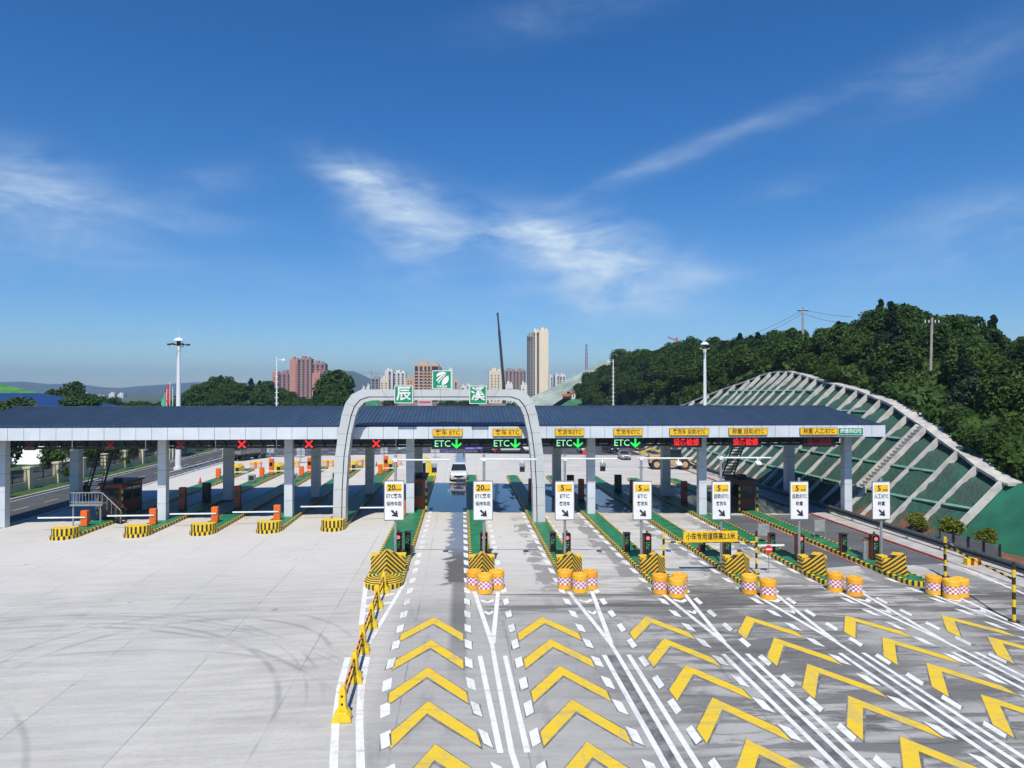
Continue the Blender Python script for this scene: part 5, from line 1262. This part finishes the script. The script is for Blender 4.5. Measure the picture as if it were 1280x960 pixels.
tower(390,400,467,800,PK,'shorter sunlit pink block in front of the pink towers',[],split=[(.42,.5)],depth=14); tower(400,409,466,803,PKD,'shorter shaded pink block behind the large round tree',[(.2,.5,DK),(.65,.9,DK)],side=PKD,depth=14)
for k,(px,py) in enumerate(((370,446),(381,447),(389,448),(399,450))): 
    pass
tower(464,474,473,1000,GRY,'unfinished grey tower left of the cream block, under a crane',[(.1,.4,DK),(.55,.85,DK)],side=GRY); tower(475,486,474,960,CRM,'low bright cream block left of the white tower pair',[],split=[(.15,.3),(.6,.75)])
tower(481,491,463.5,1000,WHT,'pale pinkish tower, left of the white tower pair',[(.5,.75,DK)],side=WHT); tower(491,507,466,1010,WHT,'wide pale tower with dark balcony strips, right of the white pair',[(.05,.2,DK),(.38,.52,DK),(.7,.85,DK)],side=WHT)
tower(507,517.5,473,970,PCH,'low peach block left of the balconied apartment tower',[],split=[(.25,.4),(.6,.75)])
tower(517.5,549,456.5,700,PCH,'broad peach apartment tower with dark balconies behind the emblem board',[(.03,.16,DK),(.22,.34,BLU),(.41,.50,DK),(.56,.64,DK),(.70,.97,DK)],split=[(.36,.39),(.52,.55),(.66,.69)],side=PCH,depth=22)
tower(549,553,464,705,BLU,'dark glass wing right of the peach apartment tower',[],depth=16); tower(560,566,463,950,WHT,'slim white tower just right of the emblem board',[(.1,.35,BLU)],side=WHT); tower(568.5,574,477,1000,PCH,'small pink tower between the emblem board and the 溪 board',[(.05,.4,DK)],side=PCH)
for k,(a,b,y) in enumerate(((576,583,484),(583,588,482),(600,606,484))): tower(a,b,y,1100,WHT,['low pale block peeping left of the 溪 board','low pale block just at the left edge of the 溪 board','low pale block hidden behind the 溪 board'][k],[(.2,.5,DK)],side=WHT)
tower(611,627.5,464.5,760,CRM,'cream tower with scattered windows beside the dark crane boom',[],split=[(.18,.28),(.45,.52),(.68,.78)],depth=16); tower(627.5,632,466,765,GRY,'shaded flank of the cream tower behind the crane boom',[(.2,.7,DK)],side=GRY)  # grey wall colour stands for shade on the cream tower's flank
tower(631,645,463.5,1050,BRN,'brown-rose slab with grey balconies, left half',[(.1,.25,DK),(.45,.6,DK),(.78,.92,DK)],side=BRN); tower(645,657.5,464,1054,BRN,'brown-rose slab with grey balconies, right half next to the tall tower',[(.1,.25,DK),(.45,.6,DK),(.78,.92,DK)],side=BRN)
tower(632,641,481.5,700,WHT,'small white house block under the brown-rose slab',[],split=[(.2,.4),(.6,.8)],depth=10); tower(651,659,482,690,WHT,'small white house block at the foot of the tall cream tower',[],split=[(.3,.5)],depth=10)
tt_=pm('tall_tower_cream',(.82,.68,.48),.75,var=.04,sc=.1); td_=pm('tall_tower_shade',(.30,.27,.25),.8,var=.08)  # sunlit and shaded sides of the tower put into two wall colours
tower(674,685.5,413.5,820,tt_,'tallest cream tower of the skyline, its bright blank flank',[],depth=14); tower(666.2,674,414.5,824,tt_,'balconied middle wing of the tallest cream tower',[(.05,.32,DK),(.62,.98,DK)],side=GRY,depth=14); tower(660,666.2,420,828,td_,'shaded stepped wing at the left of the tallest cream tower',[(.05,.45,DK),(.6,.95,DK)],side=GRY,depth=14)
tower(686.5,691,471,1000,WHT,'slim white tower right of the tallest cream tower',[(.5,.9,DK)],side=WHT); tower(694,699,469.5,1000,WHT,'white tower left of the rightmost town block',[(.55,.9,DK)],side=WHT); tower(699.5,707,470,1004,WHT,'rightmost pale town block above the pale cut slope',[(.1,.35,DK),(.6,.85,DK)],side=WHT)
for k,(a,b,y,d) in enumerate(((100,108,492,1500),(112,116,494,1500),(136,143,492.5,1500),(147,154,493,1500),(120,130,496,1450))): tower(a,b,y,d,WHT,['leftmost','second','third','rightmost','lowest'][k]+' pale house of the far valley town at the left',[],split=[(.2,.4),(.6,.8)],group='far valley houses',name='town_house')
for k,(a,b,y) in enumerate(((452,456,487),(458,462,484.5))): tower(a,b,y,700,WHT,['left','right'][k]+' small white house above the left arch shoulder',[],split=[(.3,.6)],name='town_house',depth=8)
p=pt(531,503,300); o=thing('red_letter_board','white wall board with faded red band, seen through the arch','sign',(p.x,300,p.z)); g=MB(); g.box(-3,3,-.2,.2,-2.0,1.6); g.build('board',pm('pinkish_board',(.60,.42,.44),.7),o); g=MB(); g.box(-2.3,2.3,-.23,-.201,-.3,.5); g.build('band',pm('faded_red',(.42,.12,.15),.7),o); g=MB(); [g.box(a-.1,a+.1,-.1,.1,-9,-2) for a in(-2,2)]; g.build('leg',M['steel'],o)
p=[pt(x,y,Y) for x,y,Y in ((425,515,330),(440,500,330),(470,500,340),(478,510,340))]; loft('green_netted_bank',[Vector((q.x,q.y-40,-.6)) for q in p],[Vector((q.x,q.y,q.z)) for q in p],[Vector((q.x,q.y+40,-1)) for q in p],netplain('mid_green_net',(.05,.26,.09),0),5,7,.02)
p=[pt(x,y,Y) for x,y,Y in ((470,512,380),(480,501,380),(520,502,380),(560,504,380),(600,503,380),(650,505,380),(660,512,380))]; loft('bare_bank',[Vector((q.x,q.y-40,-.6)) for q in p],p,[Vector((q.x,q.y+40,-1)) for q in p],pm('bare_bank_soil',(.20,.17,.12),.95,var=.4,sc=.15),5,9,.02)
rn=random.Random(77)
for k,(px,py) in enumerate(((485,500),(490,501),(553,502),(562,500),(572,501),(580,502),(590,502),(640,505))):
    p=pt(px,py,350); tree(Vector((p.x,p.y,p.z-5)),.8,'small dark tree on the bank seen through the arch opening','trees seen through the arch',False,rn)
# crane boom, tower cranes, lattice mast
a=pt(622,391,420); b=pt(629.5,480,420); o=thing('mobile_crane','long dark raised crane boom left of the tallest tower','crane',(b.x,b.y,0)); d=a-Vector((b.x,b.y,0)); bb=Vector((0,0,b.z))
g=MB(); g.tube((.6,0,0),bb,1.1,.95,6); g.tube(bb,bb.lerp(d,.75),.9,.75,6); g.tube(bb.lerp(d,.75),d,.6,.45,6); g.build('boom',M['dsteel'],o)
g=MB(); g.cbox(d+Vector((0,0,-1)),(1.2,1.,2.0)); g.build('boom_head',M['dsteel'],o)
g=MB(); g.box(-4,5,-2,2,.5,3); g.build('carrier',M['yellow'],o); g=MB(); [g.tube((x,-2.2,.6),(x,2.2,.6),.7,n=10) for x in (-3,-1,2,4)]; g.build('wheel',M['tyre'],o)
def tcrane(label,px,py,Y,jl,jr,col):
    p=pt(px,py,Y); o=thing('tower_crane',label,'crane',(p.x,p.y,-4),group='far tower cranes'); h=p.z+4
    g=MB(); g.tube((0,0,0),(0,0,h),.9,n=4); g.build('mast',col,o); g=MB(); g.tube((-jl,0,h-3),(jr,0,h-3 if jl<30 else h+2),.7,n=4); g.tube((0,0,h),(-jl*.6,0,h-3),.25,n=4); g.tube((0,0,h),(jr*.5,0,h-3),.25,n=4); g.build('jib',col,o)
rj=pm('crane_red',(.45,.10,.08),.6); tcrane('faint grey tower crane over the unfinished grey tower',464.5,464,1005,14,22,GRY)
p=pt(846,424,420); o=thing('tower_crane','red crane jib showing just above the far hill trees','crane',(p.x,p.y,0)); h=p.z; g=MB(); g.tube((0,0,0),(0,0,h+1),.6,n=4); g.build('mast',rj,o); g=MB(); g.tube((-5.6,0,h+1.2),(1.6,0,h-1.5),.45,n=4); g.tube((0,0,h+1),(-3,0,h),.2,n=4); g.build('jib',rj,o)
p=pt(733,430,560); o=thing('lattice_mast','slim dark red lattice mast above the pale cut slope','mast',(p.x,p.y,5)); g=MB(); h=p.z-5
for s in ((-1,-1),(1,-1),(1,1),(-1,1)): g.tube((s[0]*1.1,s[1]*1.1,0),(s[0]*.5,s[1]*.5,h),.22,n=4)
for k in range(14): z=k*h/14; r_=1.1-.6*k/14; g.tube((-r_,-r_,z),(r_,-r_,z+h/14),.15,n=4); g.tube((r_,-r_,z),(-r_,-r_,z+h/14),.15,n=4)
g.build('lattice',pm('mast_paint',(.22,.13,.14),.6),o); g=MB(); g.box(-1.5,1.5,-1.5,1.5,h*.3,h*.3+1.5); g.build('platform',M['orange'],o)

# ------------------------------------------------------------------ vehicles
def car(label,loc,rz,paint_,suv=True):
    o=thing('car',label,'car',loc,rz); L,W,Hh=(4.6,1.84,1.68) if suv else (4.7,1.80,1.46)
    hb=.98 if suv else .90
    # front faces -Y in local space; stations from nose to tail: y, half width, z low, z high
    S_=[(-L/2,.62,.36,.62),(-L/2+.12,.80,.26,.80),(-L/2+.5,W/2-.04,.22,.92),(-L/2+1.15,W/2,.20,hb+.04),(-.2,W/2,.20,hb+.06),(1.2,W/2,.20,hb+.06),(L/2-.4,W/2-.03,.22,hb+.06),(L/2-.06,.78,.30,hb-.02),(L/2,.70,.42,hb-.2)]
    g=MB(); vs=[]
    for y,w,a,b in S_:
        vs+=[(-w*.9,y,a),(-w,y,a+.18),(-w,y,b-.14),(-w*.9,y,b),(w*.9,y,b),(w,y,b-.14),(w,y,a+.18),(w*.9,y,a)]
    n=len(S_); fs=[(i*8+k,i*8+(k+1)%8,(i+1)*8+(k+1)%8,(i+1)*8+k) for i in range(n-1) for k in range(8)]+[tuple(range(8))[::-1],tuple(range(8*n-8,8*n))]
    g.add(vs,fs); g.build('body',paint_,o,smooth=False,bevel=.03)
    yf,yr=(-.95,L/2-.35) if suv else (-.75,L/2-.9); zt=Hh; r0,r1=(-.15,L/2-.75) if suv else (.1,L/2-1.6)
    g=MB(); w0,w1=W/2-.06,W/2-.24; zb=hb-.02
    g.add([(-w0,yf,zb),(w0,yf,zb),(w0,yr,zb),(-w0,yr,zb),(-w1,r0,zt-.05),(w1,r0,zt-.05),(w1,r1,zt-.05),(-w1,r1,zt-.05)],[(0,1,5,4),(1,2,6,5),(2,3,7,6),(3,0,4,7)]); g.build('window',M['glass'],o)
    g=MB(); g.add([(-w1-.02,r0-.02,zt-.06),(w1+.02,r0-.02,zt-.06),(w1+.02,r1+.02,zt-.06),(-w1-.02,r1+.02,zt-.06),(-w1+.1,r0+.15,zt),(w1-.1,r0+.15,zt),(w1-.1,r1-.15,zt),(-w1+.1,r1-.15,zt)],[(0,1,5,4),(1,2,6,5),(2,3,7,6),(3,0,4,7),(4,5,6,7),(3,2,1,0)])
    for s in (-1,1):
        for (ya,za,wa),(yb,zb_,wb) in (((yf,zb,w0),(r0,zt-.05,w1)),((yr,zb,w0),(r1,zt-.05,w1)),((.55,zb,w0),(.6,zt-.05,w1))): g.tube((s*wa,ya,za),(s*wb,yb,zb_),.035,n=5)
    g.build('roof',paint_,o)
    for sx in (-1,1):
        for yy in (-L/2+.88,L/2-.86):
            w=MB(); w.tube((sx*(W/2-.24),yy,.34),(sx*(W/2+.005),yy,.34),.34,n=18); t=w.build('wheel',M['tyre'],o); w=MB(); w.tube((sx*(W/2+.006),yy,.34),(sx*(W/2+.012),yy,.34),.21,n=12); w.build('rim',M['steel'],t)
        g=MB(); g.cbox((sx*.62,-L/2+.10,.70),(.40,.16,.15),rz=sx*.25); g.build('headlight',M['whiteplas'],o,bevel=.02)
        g=MB(); g.cbox((sx*(W/2+.10),-.62,hb+.1),(.2,.12,.15)); g.build('mirror',paint_,o,bevel=.02)
    g=MB(); g.box(-.46,.46,-L/2-.02,-L/2+.14,.56,.70); g.box(-.62,.62,-L/2+.02,-L/2+.14,.30,.42); g.build('grille',M['blackgloss'],o); g=MB(); g.box(-.22,.22,-L/2-.035,-L/2-.021,.44,.54); g.build('number_plate',pm('plate_blue',(.03,.08,.35),.4),o)
    return o
cw=pm('white_car_paint',(.78,.78,.78),.25,coat=.6,var=.03); cs_=pm('silver_car_paint',(.45,.44,.42),.3,.5,coat=.5,var=.03); cb_=pm('dark_car_paint',(.025,.03,.035),.25,coat=.6,var=.1)
car('white SUV driving out of the wet lane towards the camera',(-.35,91.9,gz(0)),0,cw).scale=(1.24,1.24,1.24); car('silver saloon driving towards the toll lanes beyond the fourth column',(28.6,123.5,gz(28)),R(-4),cs_,False); car('dark saloon behind the silver one, beyond the canopy',(29.3,139.0,-.6),R(14),cb_,False); car('white car far behind the first column right of the arch',(24.0,139.5,-.5),R(5),cw,False); car('dark car parked across the road left of the long white vehicle',(5.4,141,-.76),R(70),cb_)
# backhoe loader
o=thing('backhoe_loader','faded yellow backhoe loader parked across the plaza before the netted slope','loader',(32.3,107.3,gz(32)),R(-3))
LY=pm('faded_loader_yellow',(.50,.33,.17),.6,var=.2,sc=2)
g=MB(); g.box(-3.6,-.6,-.85,.85,1.0,2.25); g.box(-.6,2.3,-.75,.75,.75,1.45); g.build('body',LY,o,bevel=.06)
g=MB(); g.box(-.5,1.3,-.8,.8,2.9,3.05); [g.box(a-.05,a+.05,b-.05,b+.05,1.45,2.9) for a in(-.45,1.25) for b in(-.7,.7)]; c=g.build('cab_frame',M['dsteel'],o); g=MB(); g.box(-.39,1.19,-.66,.66,1.5,2.88); g.build('cab_glass',M['glass'],c)
for x in (-2.6,1.7):
    for s in (-1,1): w=MB(); w.tube((x,s*.72,.82),(x,s*1.22,.82),.82,n=20); t=w.build('wheel',M['tyre'],o); w=MB(); w.tube((x,s*1.225,.82),(x,s*1.25,.82),.45,n=16); w.build('rim',LY,t)
g=MB(); g.tube((-1.2,.0,2.3),(-3.2,.0,3.2),.16,n=6); g.tube((-3.2,0,3.2),(-4.6,0,2.6),.15,n=6); g.cbox((-4.6,0,2.4),(.8,.8,.7)); g.build('digging_arm',pm('arm_yellow',(.55,.36,.05),.5),o)
g=MB(); g.tube((2.1,-.5,1.3),(3.6,-.5,.6),.13,n=6); g.tube((2.1,.5,1.3),(3.6,.5,.6),.13,n=6); g.build('loader_arm',LY,o)
g=MB(); g.prism([(3.5,.1),(4.9,.05),(4.95,.15),(3.9,.3),(3.7,.95),(3.5,1.0)],-1.15,1.15,'y'); g.build('bucket',M['dsteel'],o)
# flat-bed truck
o=thing('flatbed_truck','dark stake-sided flatbed truck at the far left of the exit apron','truck',(-37.3,126.5,-.6),R(62))
g=MB(); g.box(-2.6,2.2,-1.1,1.1,.95,1.15); g.box(-2.5,3.6,-.45,.45,.6,.94); g.build('chassis',M['dsteel'],o)
g=MB(); g.box(2.4,4.0,-1.05,1.05,.7,2.6); c=g.build('cab',pm('truck_grey',(.12,.13,.14),.5),o,bevel=.08); g=MB(); g.box(4.001,4.02,-.9,.9,1.6,2.4); g.build('windscreen',M['glass'],c)
g=MB(); [g.box(-2.6,2.2,s*1.1-.03,s*1.1+.03,1.2,1.75) for s in (-1,1)]; g.box(-2.63,-2.57,-1.07,1.07,1.2,1.75); [g.tube((x,s*1.12,1.1),(x,s*1.12,2.6),.05,n=5) for x in (-2.5,-.9,.7,2.1) for s in (-1,1)]; [g.tube((-2.5,s*1.12,2.55),(2.1,s*1.12,2.55),.045,n=5) for s in(-1,1)]; g.build('stake_side',pm('stake_grey',(.22,.22,.20),.7),o)
for x in (-1.7,-.6,3.1):
    for s in (-1,1): g=MB(); g.tube((x,s*.75,.5),(x,s*1.08,.5),.5,n=14); g.build('wheel',M['tyre'],o)
o=thing('white_coach','long white vehicle parked across the road behind the right arch leg','vehicle',(9.6,140,-.75),0)
g=MB(); g.box(-3.6,3.6,-1.2,1.2,.55,2.9); g.build('body',cw,o,bevel=.15); g=MB(); g.box(-3.3,3.2,-1.215,-1.201,1.75,2.5); g.build('window',M['glass'],o)
for x in (-2.4,2.3): g=MB(); g.tube((x,-1.22,.5),(x,1.22,.5),.5,n=14); g.build('wheel',M['tyre'],o)
# notice boards and banners beyond the plaza
PU=pm('violet_banner',(.06,.045,.30),.6,var=.15)
for k,(px,w,t) in enumerate(((553,2.4,0),(566,2.0,0),(587,2.5,0),(597,2.2,0))):
    p=pt(px,561,139); o=thing('violet_banner',['leftmost','second','third','rightmost'][k]+' violet banner board standing behind the wet lane','banner',(p.x,139+k*.4,-.75),group='violet banner boards')
    g=MB(); g.box(-w/2,w/2,-.05,.05,.55,2.35); g.build('panel',PU,o); g=MB(); [g.box(-w*.4,w*.4,-.056,-.051,zz,zz+.22) for zz in (.8,1.3,1.8)]; g.build('pale_text_band',pm('pale_violet',(.35,.33,.6),.6),o); g=MB(); [g.tube((a,0,0),(a,0,.55),.06,n=6) for a in (-w*.4,w*.4)]; g.build('leg',M['steel'],o)
def rback(label,px,py0,py1,w,Y,mat):
    a=pt(px,py0,Y); b=pt(px,py1,Y); zg=-.45; o=thing('road_sign',label,'sign',(a.x,Y,zg),group='road signs facing away'); g=MB(); g.box(-w/2,w/2,-.03,.03,b.z-zg,a.z-zg); s=g.build('sign_back',mat,o); g=MB(); [g.box(-w/2,w/2,-.075,-.031,z_-zg-.04,z_-zg+.04) for z_ in (b.z+(a.z-b.z)*.2,b.z+(a.z-b.z)*.8)]; g.build('stiffener',M['lampwhite'],s); g=MB(); g.tube((0,-.12,0),(0,-.12,a.z-zg),.08,n=8); g.build('pole',M['steel'],o); return o
SB=pm('sign_back_grey',(.36,.38,.39),.5,.3)
for k,(px,y0,y1,w,Y) in enumerate(((283,558,571,1.3,118),(376,560,572,1.3,118),(338,555,566,1.1,118),(480,556,567,1.2,116),(544,557,566,1.5,122))): rback('grey road-sign back on a pole at the far end of the '+['second','middle, right','middle, left','fifth','first entry'][k]+' island',px,y0,y1,w,Y,SB)
rback('pale blue and white board far behind the left 20 sign',501,554,562,2.6,150,pm('pale_blue_board',(.40,.60,.75),.5)); rback('cyan board left of the pale blue one',467.5,554,560,1.0,150,pm('cyan_board',(.10,.45,.62),.5)); rback('red and white round sign far behind the left rear column',465,558,570,.9,150,M['red']); rback('red board behind the middle column, far away',506,560,569,1.6,150,M['red'])
for k,(px,py) in enumerate(((619,566),(731,572))):
    p=gp(px,py); o=thing('round_stop_sign',['left','right'][k]+' small round red sign on the far plaza edge','sign',(p[0],p[1],gz(p[0])),group='round red signs'); g=MB(); g.tube((0,0,.9),(0,-.04,.9),.45,n=18); g.build('disc',M['red'],o); g=MB(); g.tube((0,.03,0),(0,.03,.9),.04,n=6); g.build('post',M['steel'],o)
p=gp(540,588); o=thing('yellow_barrier_arm','bright yellow curved barrier housing beyond the booth at the wet lane','barrier',(-4.3,93,gz(-4)+.27)); g=MB(); g.prism([(-.2,0),(.9,0),(.9,.3),(.5,1.1),(.1,2.3),(-.5,2.6),(-.5,2.2),(-.2,1.7)],-.35,.35,'y'); g.build('body',M['yellow'],o,bevel=.05); g=MB(); g.box(-.9,-.35,-.4,.4,0,1.7); g.build('dark_cabinet',M['blackgloss'],o)
smallw=[(-45.5+.0,0)]
g=MB(); y=100
wl=thing('low_rail','low galvanised rail with posts between the exit apron and the side road','railing',(XL+.1,0,gz(XL)))
while y<172: g.tube((0,y,0),(0,y,.95),.05,n=6); y+=2.2
g.build('post',M['steel'],wl); g=MB(); g.tube((0,100,.9),(0,172,.9),.05,n=6); g.tube((0,100,.5),(0,172,.5),.04,n=6); g.build('rail',M['lampwhite'],wl)

# ------------------------------------------------------------------ air, sky and sun
hz=MB(); hz.box(-5200,5200,-260,5600,-2.4,175)
hm=bpy.data.materials.new('pale_haze'); hm.use_nodes=True; nt=hm.node_tree
for n in list(nt.nodes):
    if n.type!='OUTPUT_MATERIAL': nt.nodes.remove(n)
pv=nt.nodes.new('ShaderNodeVolumePrincipled'); pv.inputs['Color'].default_value=(.48,.70,1,1); pv.inputs['Density'].default_value=.0002; pv.inputs['Anisotropy'].default_value=.2
lk(nt,pv.outputs[0],nt.nodes['Material Output'].inputs['Volume'])
if True: tag(hz.build('haze',hm),'thin bluish morning haze in the air','haze',kind='stuff')
EL,AZ=54.5,-8.0                                             # sun behind the camera, slightly to the left
sd=Vector((math.sin(R(AZ))*math.cos(R(EL)),-math.cos(R(AZ))*math.cos(R(EL)),math.sin(R(EL))))
s=bpy.data.lights.new('sun','SUN'); so=bpy.data.objects.new('sun',s); COL.objects.link(so); s.energy=4.9; s.angle=R(.55); s.color=(1,.945,.85)
so.rotation_euler=sd.to_track_quat('Z','Y').to_euler(); so.location=(0,-30,60)
w=bpy.data.worlds.new('World'); SC.world=w; w.use_nodes=True; nt=w.node_tree; bg=nt.nodes['Background']
sky=nn(nt,'ShaderNodeTexSky',sky_type='NISHITA',sun_disc=False); sky.sun_elevation=R(EL); sky.sun_rotation=math.atan2(sd.x,sd.y); sky.air_density=1.0; sky.dust_density=.2; sky.ozone_density=4.0; sky.altitude=200
tc=nn(nt,'ShaderNodeTexCoord'); D=tc.outputs['Generated']
sep=nn(nt,'ShaderNodeSeparateXYZ'); lk(nt,D,sep.inputs[0])
iz=math_(nt,'DIVIDE',1,math_(nt,'MAXIMUM',math_(nt,'ADD',sep.outputs[2],.10),.02))
cu=math_(nt,'MULTIPLY',sep.outputs[0],iz); cv=math_(nt,'MULTIPLY',sep.outputs[1],iz)
cc=nn(nt,'ShaderNodeCombineXYZ'); lk(nt,cu,cc.inputs[0]); lk(nt,cv,cc.inputs[1])
def blob(px,py,rx,ry,ang,power=1.):
    d=ray(px,py).normalized(); iz_=1/max(d.z+.10,.02)
    ex=(ray(px+rx*math.cos(R(ang)),py-rx*math.sin(R(ang)))).normalized(); ey=(ray(px+ry*math.sin(R(ang)),py+ry*math.cos(R(ang)))).normalized()
    a=(ex-d); b=(ey-d)
    def dot(v,L2):
        n=nn(nt,'ShaderNodeVectorMath',operation='DOT_PRODUCT'); q=nn(nt,'ShaderNodeVectorMath',operation='SUBTRACT'); lk(nt,D,q.inputs[0]); q.inputs[1].default_value=d; lk(nt,q.outputs[0],n.inputs[0]); n.inputs[1].default_value=v/L2; return n.outputs['Value']
    u=dot(a,a.length_squared); v=dot(b,b.length_squared)
    r2=math_(nt,'ADD',math_(nt,'MULTIPLY',u,u),math_(nt,'MULTIPLY',v,v)); return math_(nt,'MULTIPLY',math_(nt,'EXPONENT',math_(nt,'MULTIPLY',r2,-1.0)),power)
BL=[(50,240,110,44,-8,.80),(0,225,70,34,0,.45),(440,220,50,20,-24,.85),(478,232,60,24,-10,.75),(505,272,62,36,-22,.85),(520,310,66,44,-8,.62),(575,290,40,14,-12,.4),(690,305,90,38,-14,1.0),(770,335,92,44,-12,1.0),(850,355,60,18,8,.6),(745,375,100,26,-4,.35),(645,285,44,16,-10,.6),(745,234,80,9,24,.26),(820,205,100,10,21,.22),(915,168,110,12,20,.25),(1035,128,110,12,17,.17),(1180,90,130,34,20,.26),(265,228,60,20,18,.30),(210,275,100,18,2,.28),(1225,270,110,34,8,.34),(1120,330,190,44,4,.24),(980,235,60,14,8,.2),(700,14,120,24,8,.26),(60,310,140,30,0,.35),(330,345,120,22,0,.14),(740,390,200,26,0,.22)]
acc=None
for bdef in BL: q=blob(*bdef); acc=q if acc is None else math_(nt,'ADD',acc,q)
def cn(rot,sc,scale,dist,det=12,ro=.6):
    mp=nn(nt,'ShaderNodeMapping'); mp.inputs['Rotation'].default_value=rot; mp.inputs['Scale'].default_value=sc; lk(nt,D,mp.inputs[0])
    n=nn(nt,'ShaderNodeTexNoise'); n.inputs['Scale'].default_value=scale; n.inputs['Detail'].default_value=det; n.inputs['Roughness'].default_value=ro; n.inputs['Distortion'].default_value=dist; lk(nt,mp.outputs[0],n.inputs['Vector']); return n.outputs['Fac']
n1=cn((0,R(-25),0),(1.,1.,2.4),5.5,1.6); n2=cn((0,R(35),0),(.7,1.,2.6),9,1.0); n3=cn((0,R(70),0),(.6,1,2.2),16,.8,8,.65)
tex=math_(nt,'ADD',math_(nt,'ADD',math_(nt,'MULTIPLY',step_(nt,n1,.27,.76),.62),math_(nt,'MULTIPLY',step_(nt,n2,.38,.68),.34)),math_(nt,'MULTIPLY',step_(nt,n3,.38,.68),.22))
cl=math_(nt,'MULTIPLY',math_(nt,'MULTIPLY',acc,tex),.78,None,True)
hs=nn(nt,'ShaderNodeHueSaturation'); hs.inputs['Saturation'].default_value=1.31; hs.inputs['Value'].default_value=1.; lk(nt,sky.outputs[0],hs.inputs['Color'])
hs2=mix_(nt,1.,hs.outputs[0],(.84,1.01,1.19),'MULTIPLY'); mxs=mix_(nt,cl,hs2,(6.6,8.0,9.4)); lk(nt,mxs,bg.inputs[0]); bg.inputs[1].default_value=.098

SC.render.engine='CYCLES'
SC.cycles.max_bounces=6; SC.cycles.diffuse_bounces=1; SC.cycles.volume_bounces=0; SC.cycles.use_denoising=True
SC.view_settings.view_transform='Standard'; SC.view_settings.look='None'; SC.view_settings.gamma=1; SC.view_settings.use_curve_mapping=False
SC.view_settings.exposure=.05
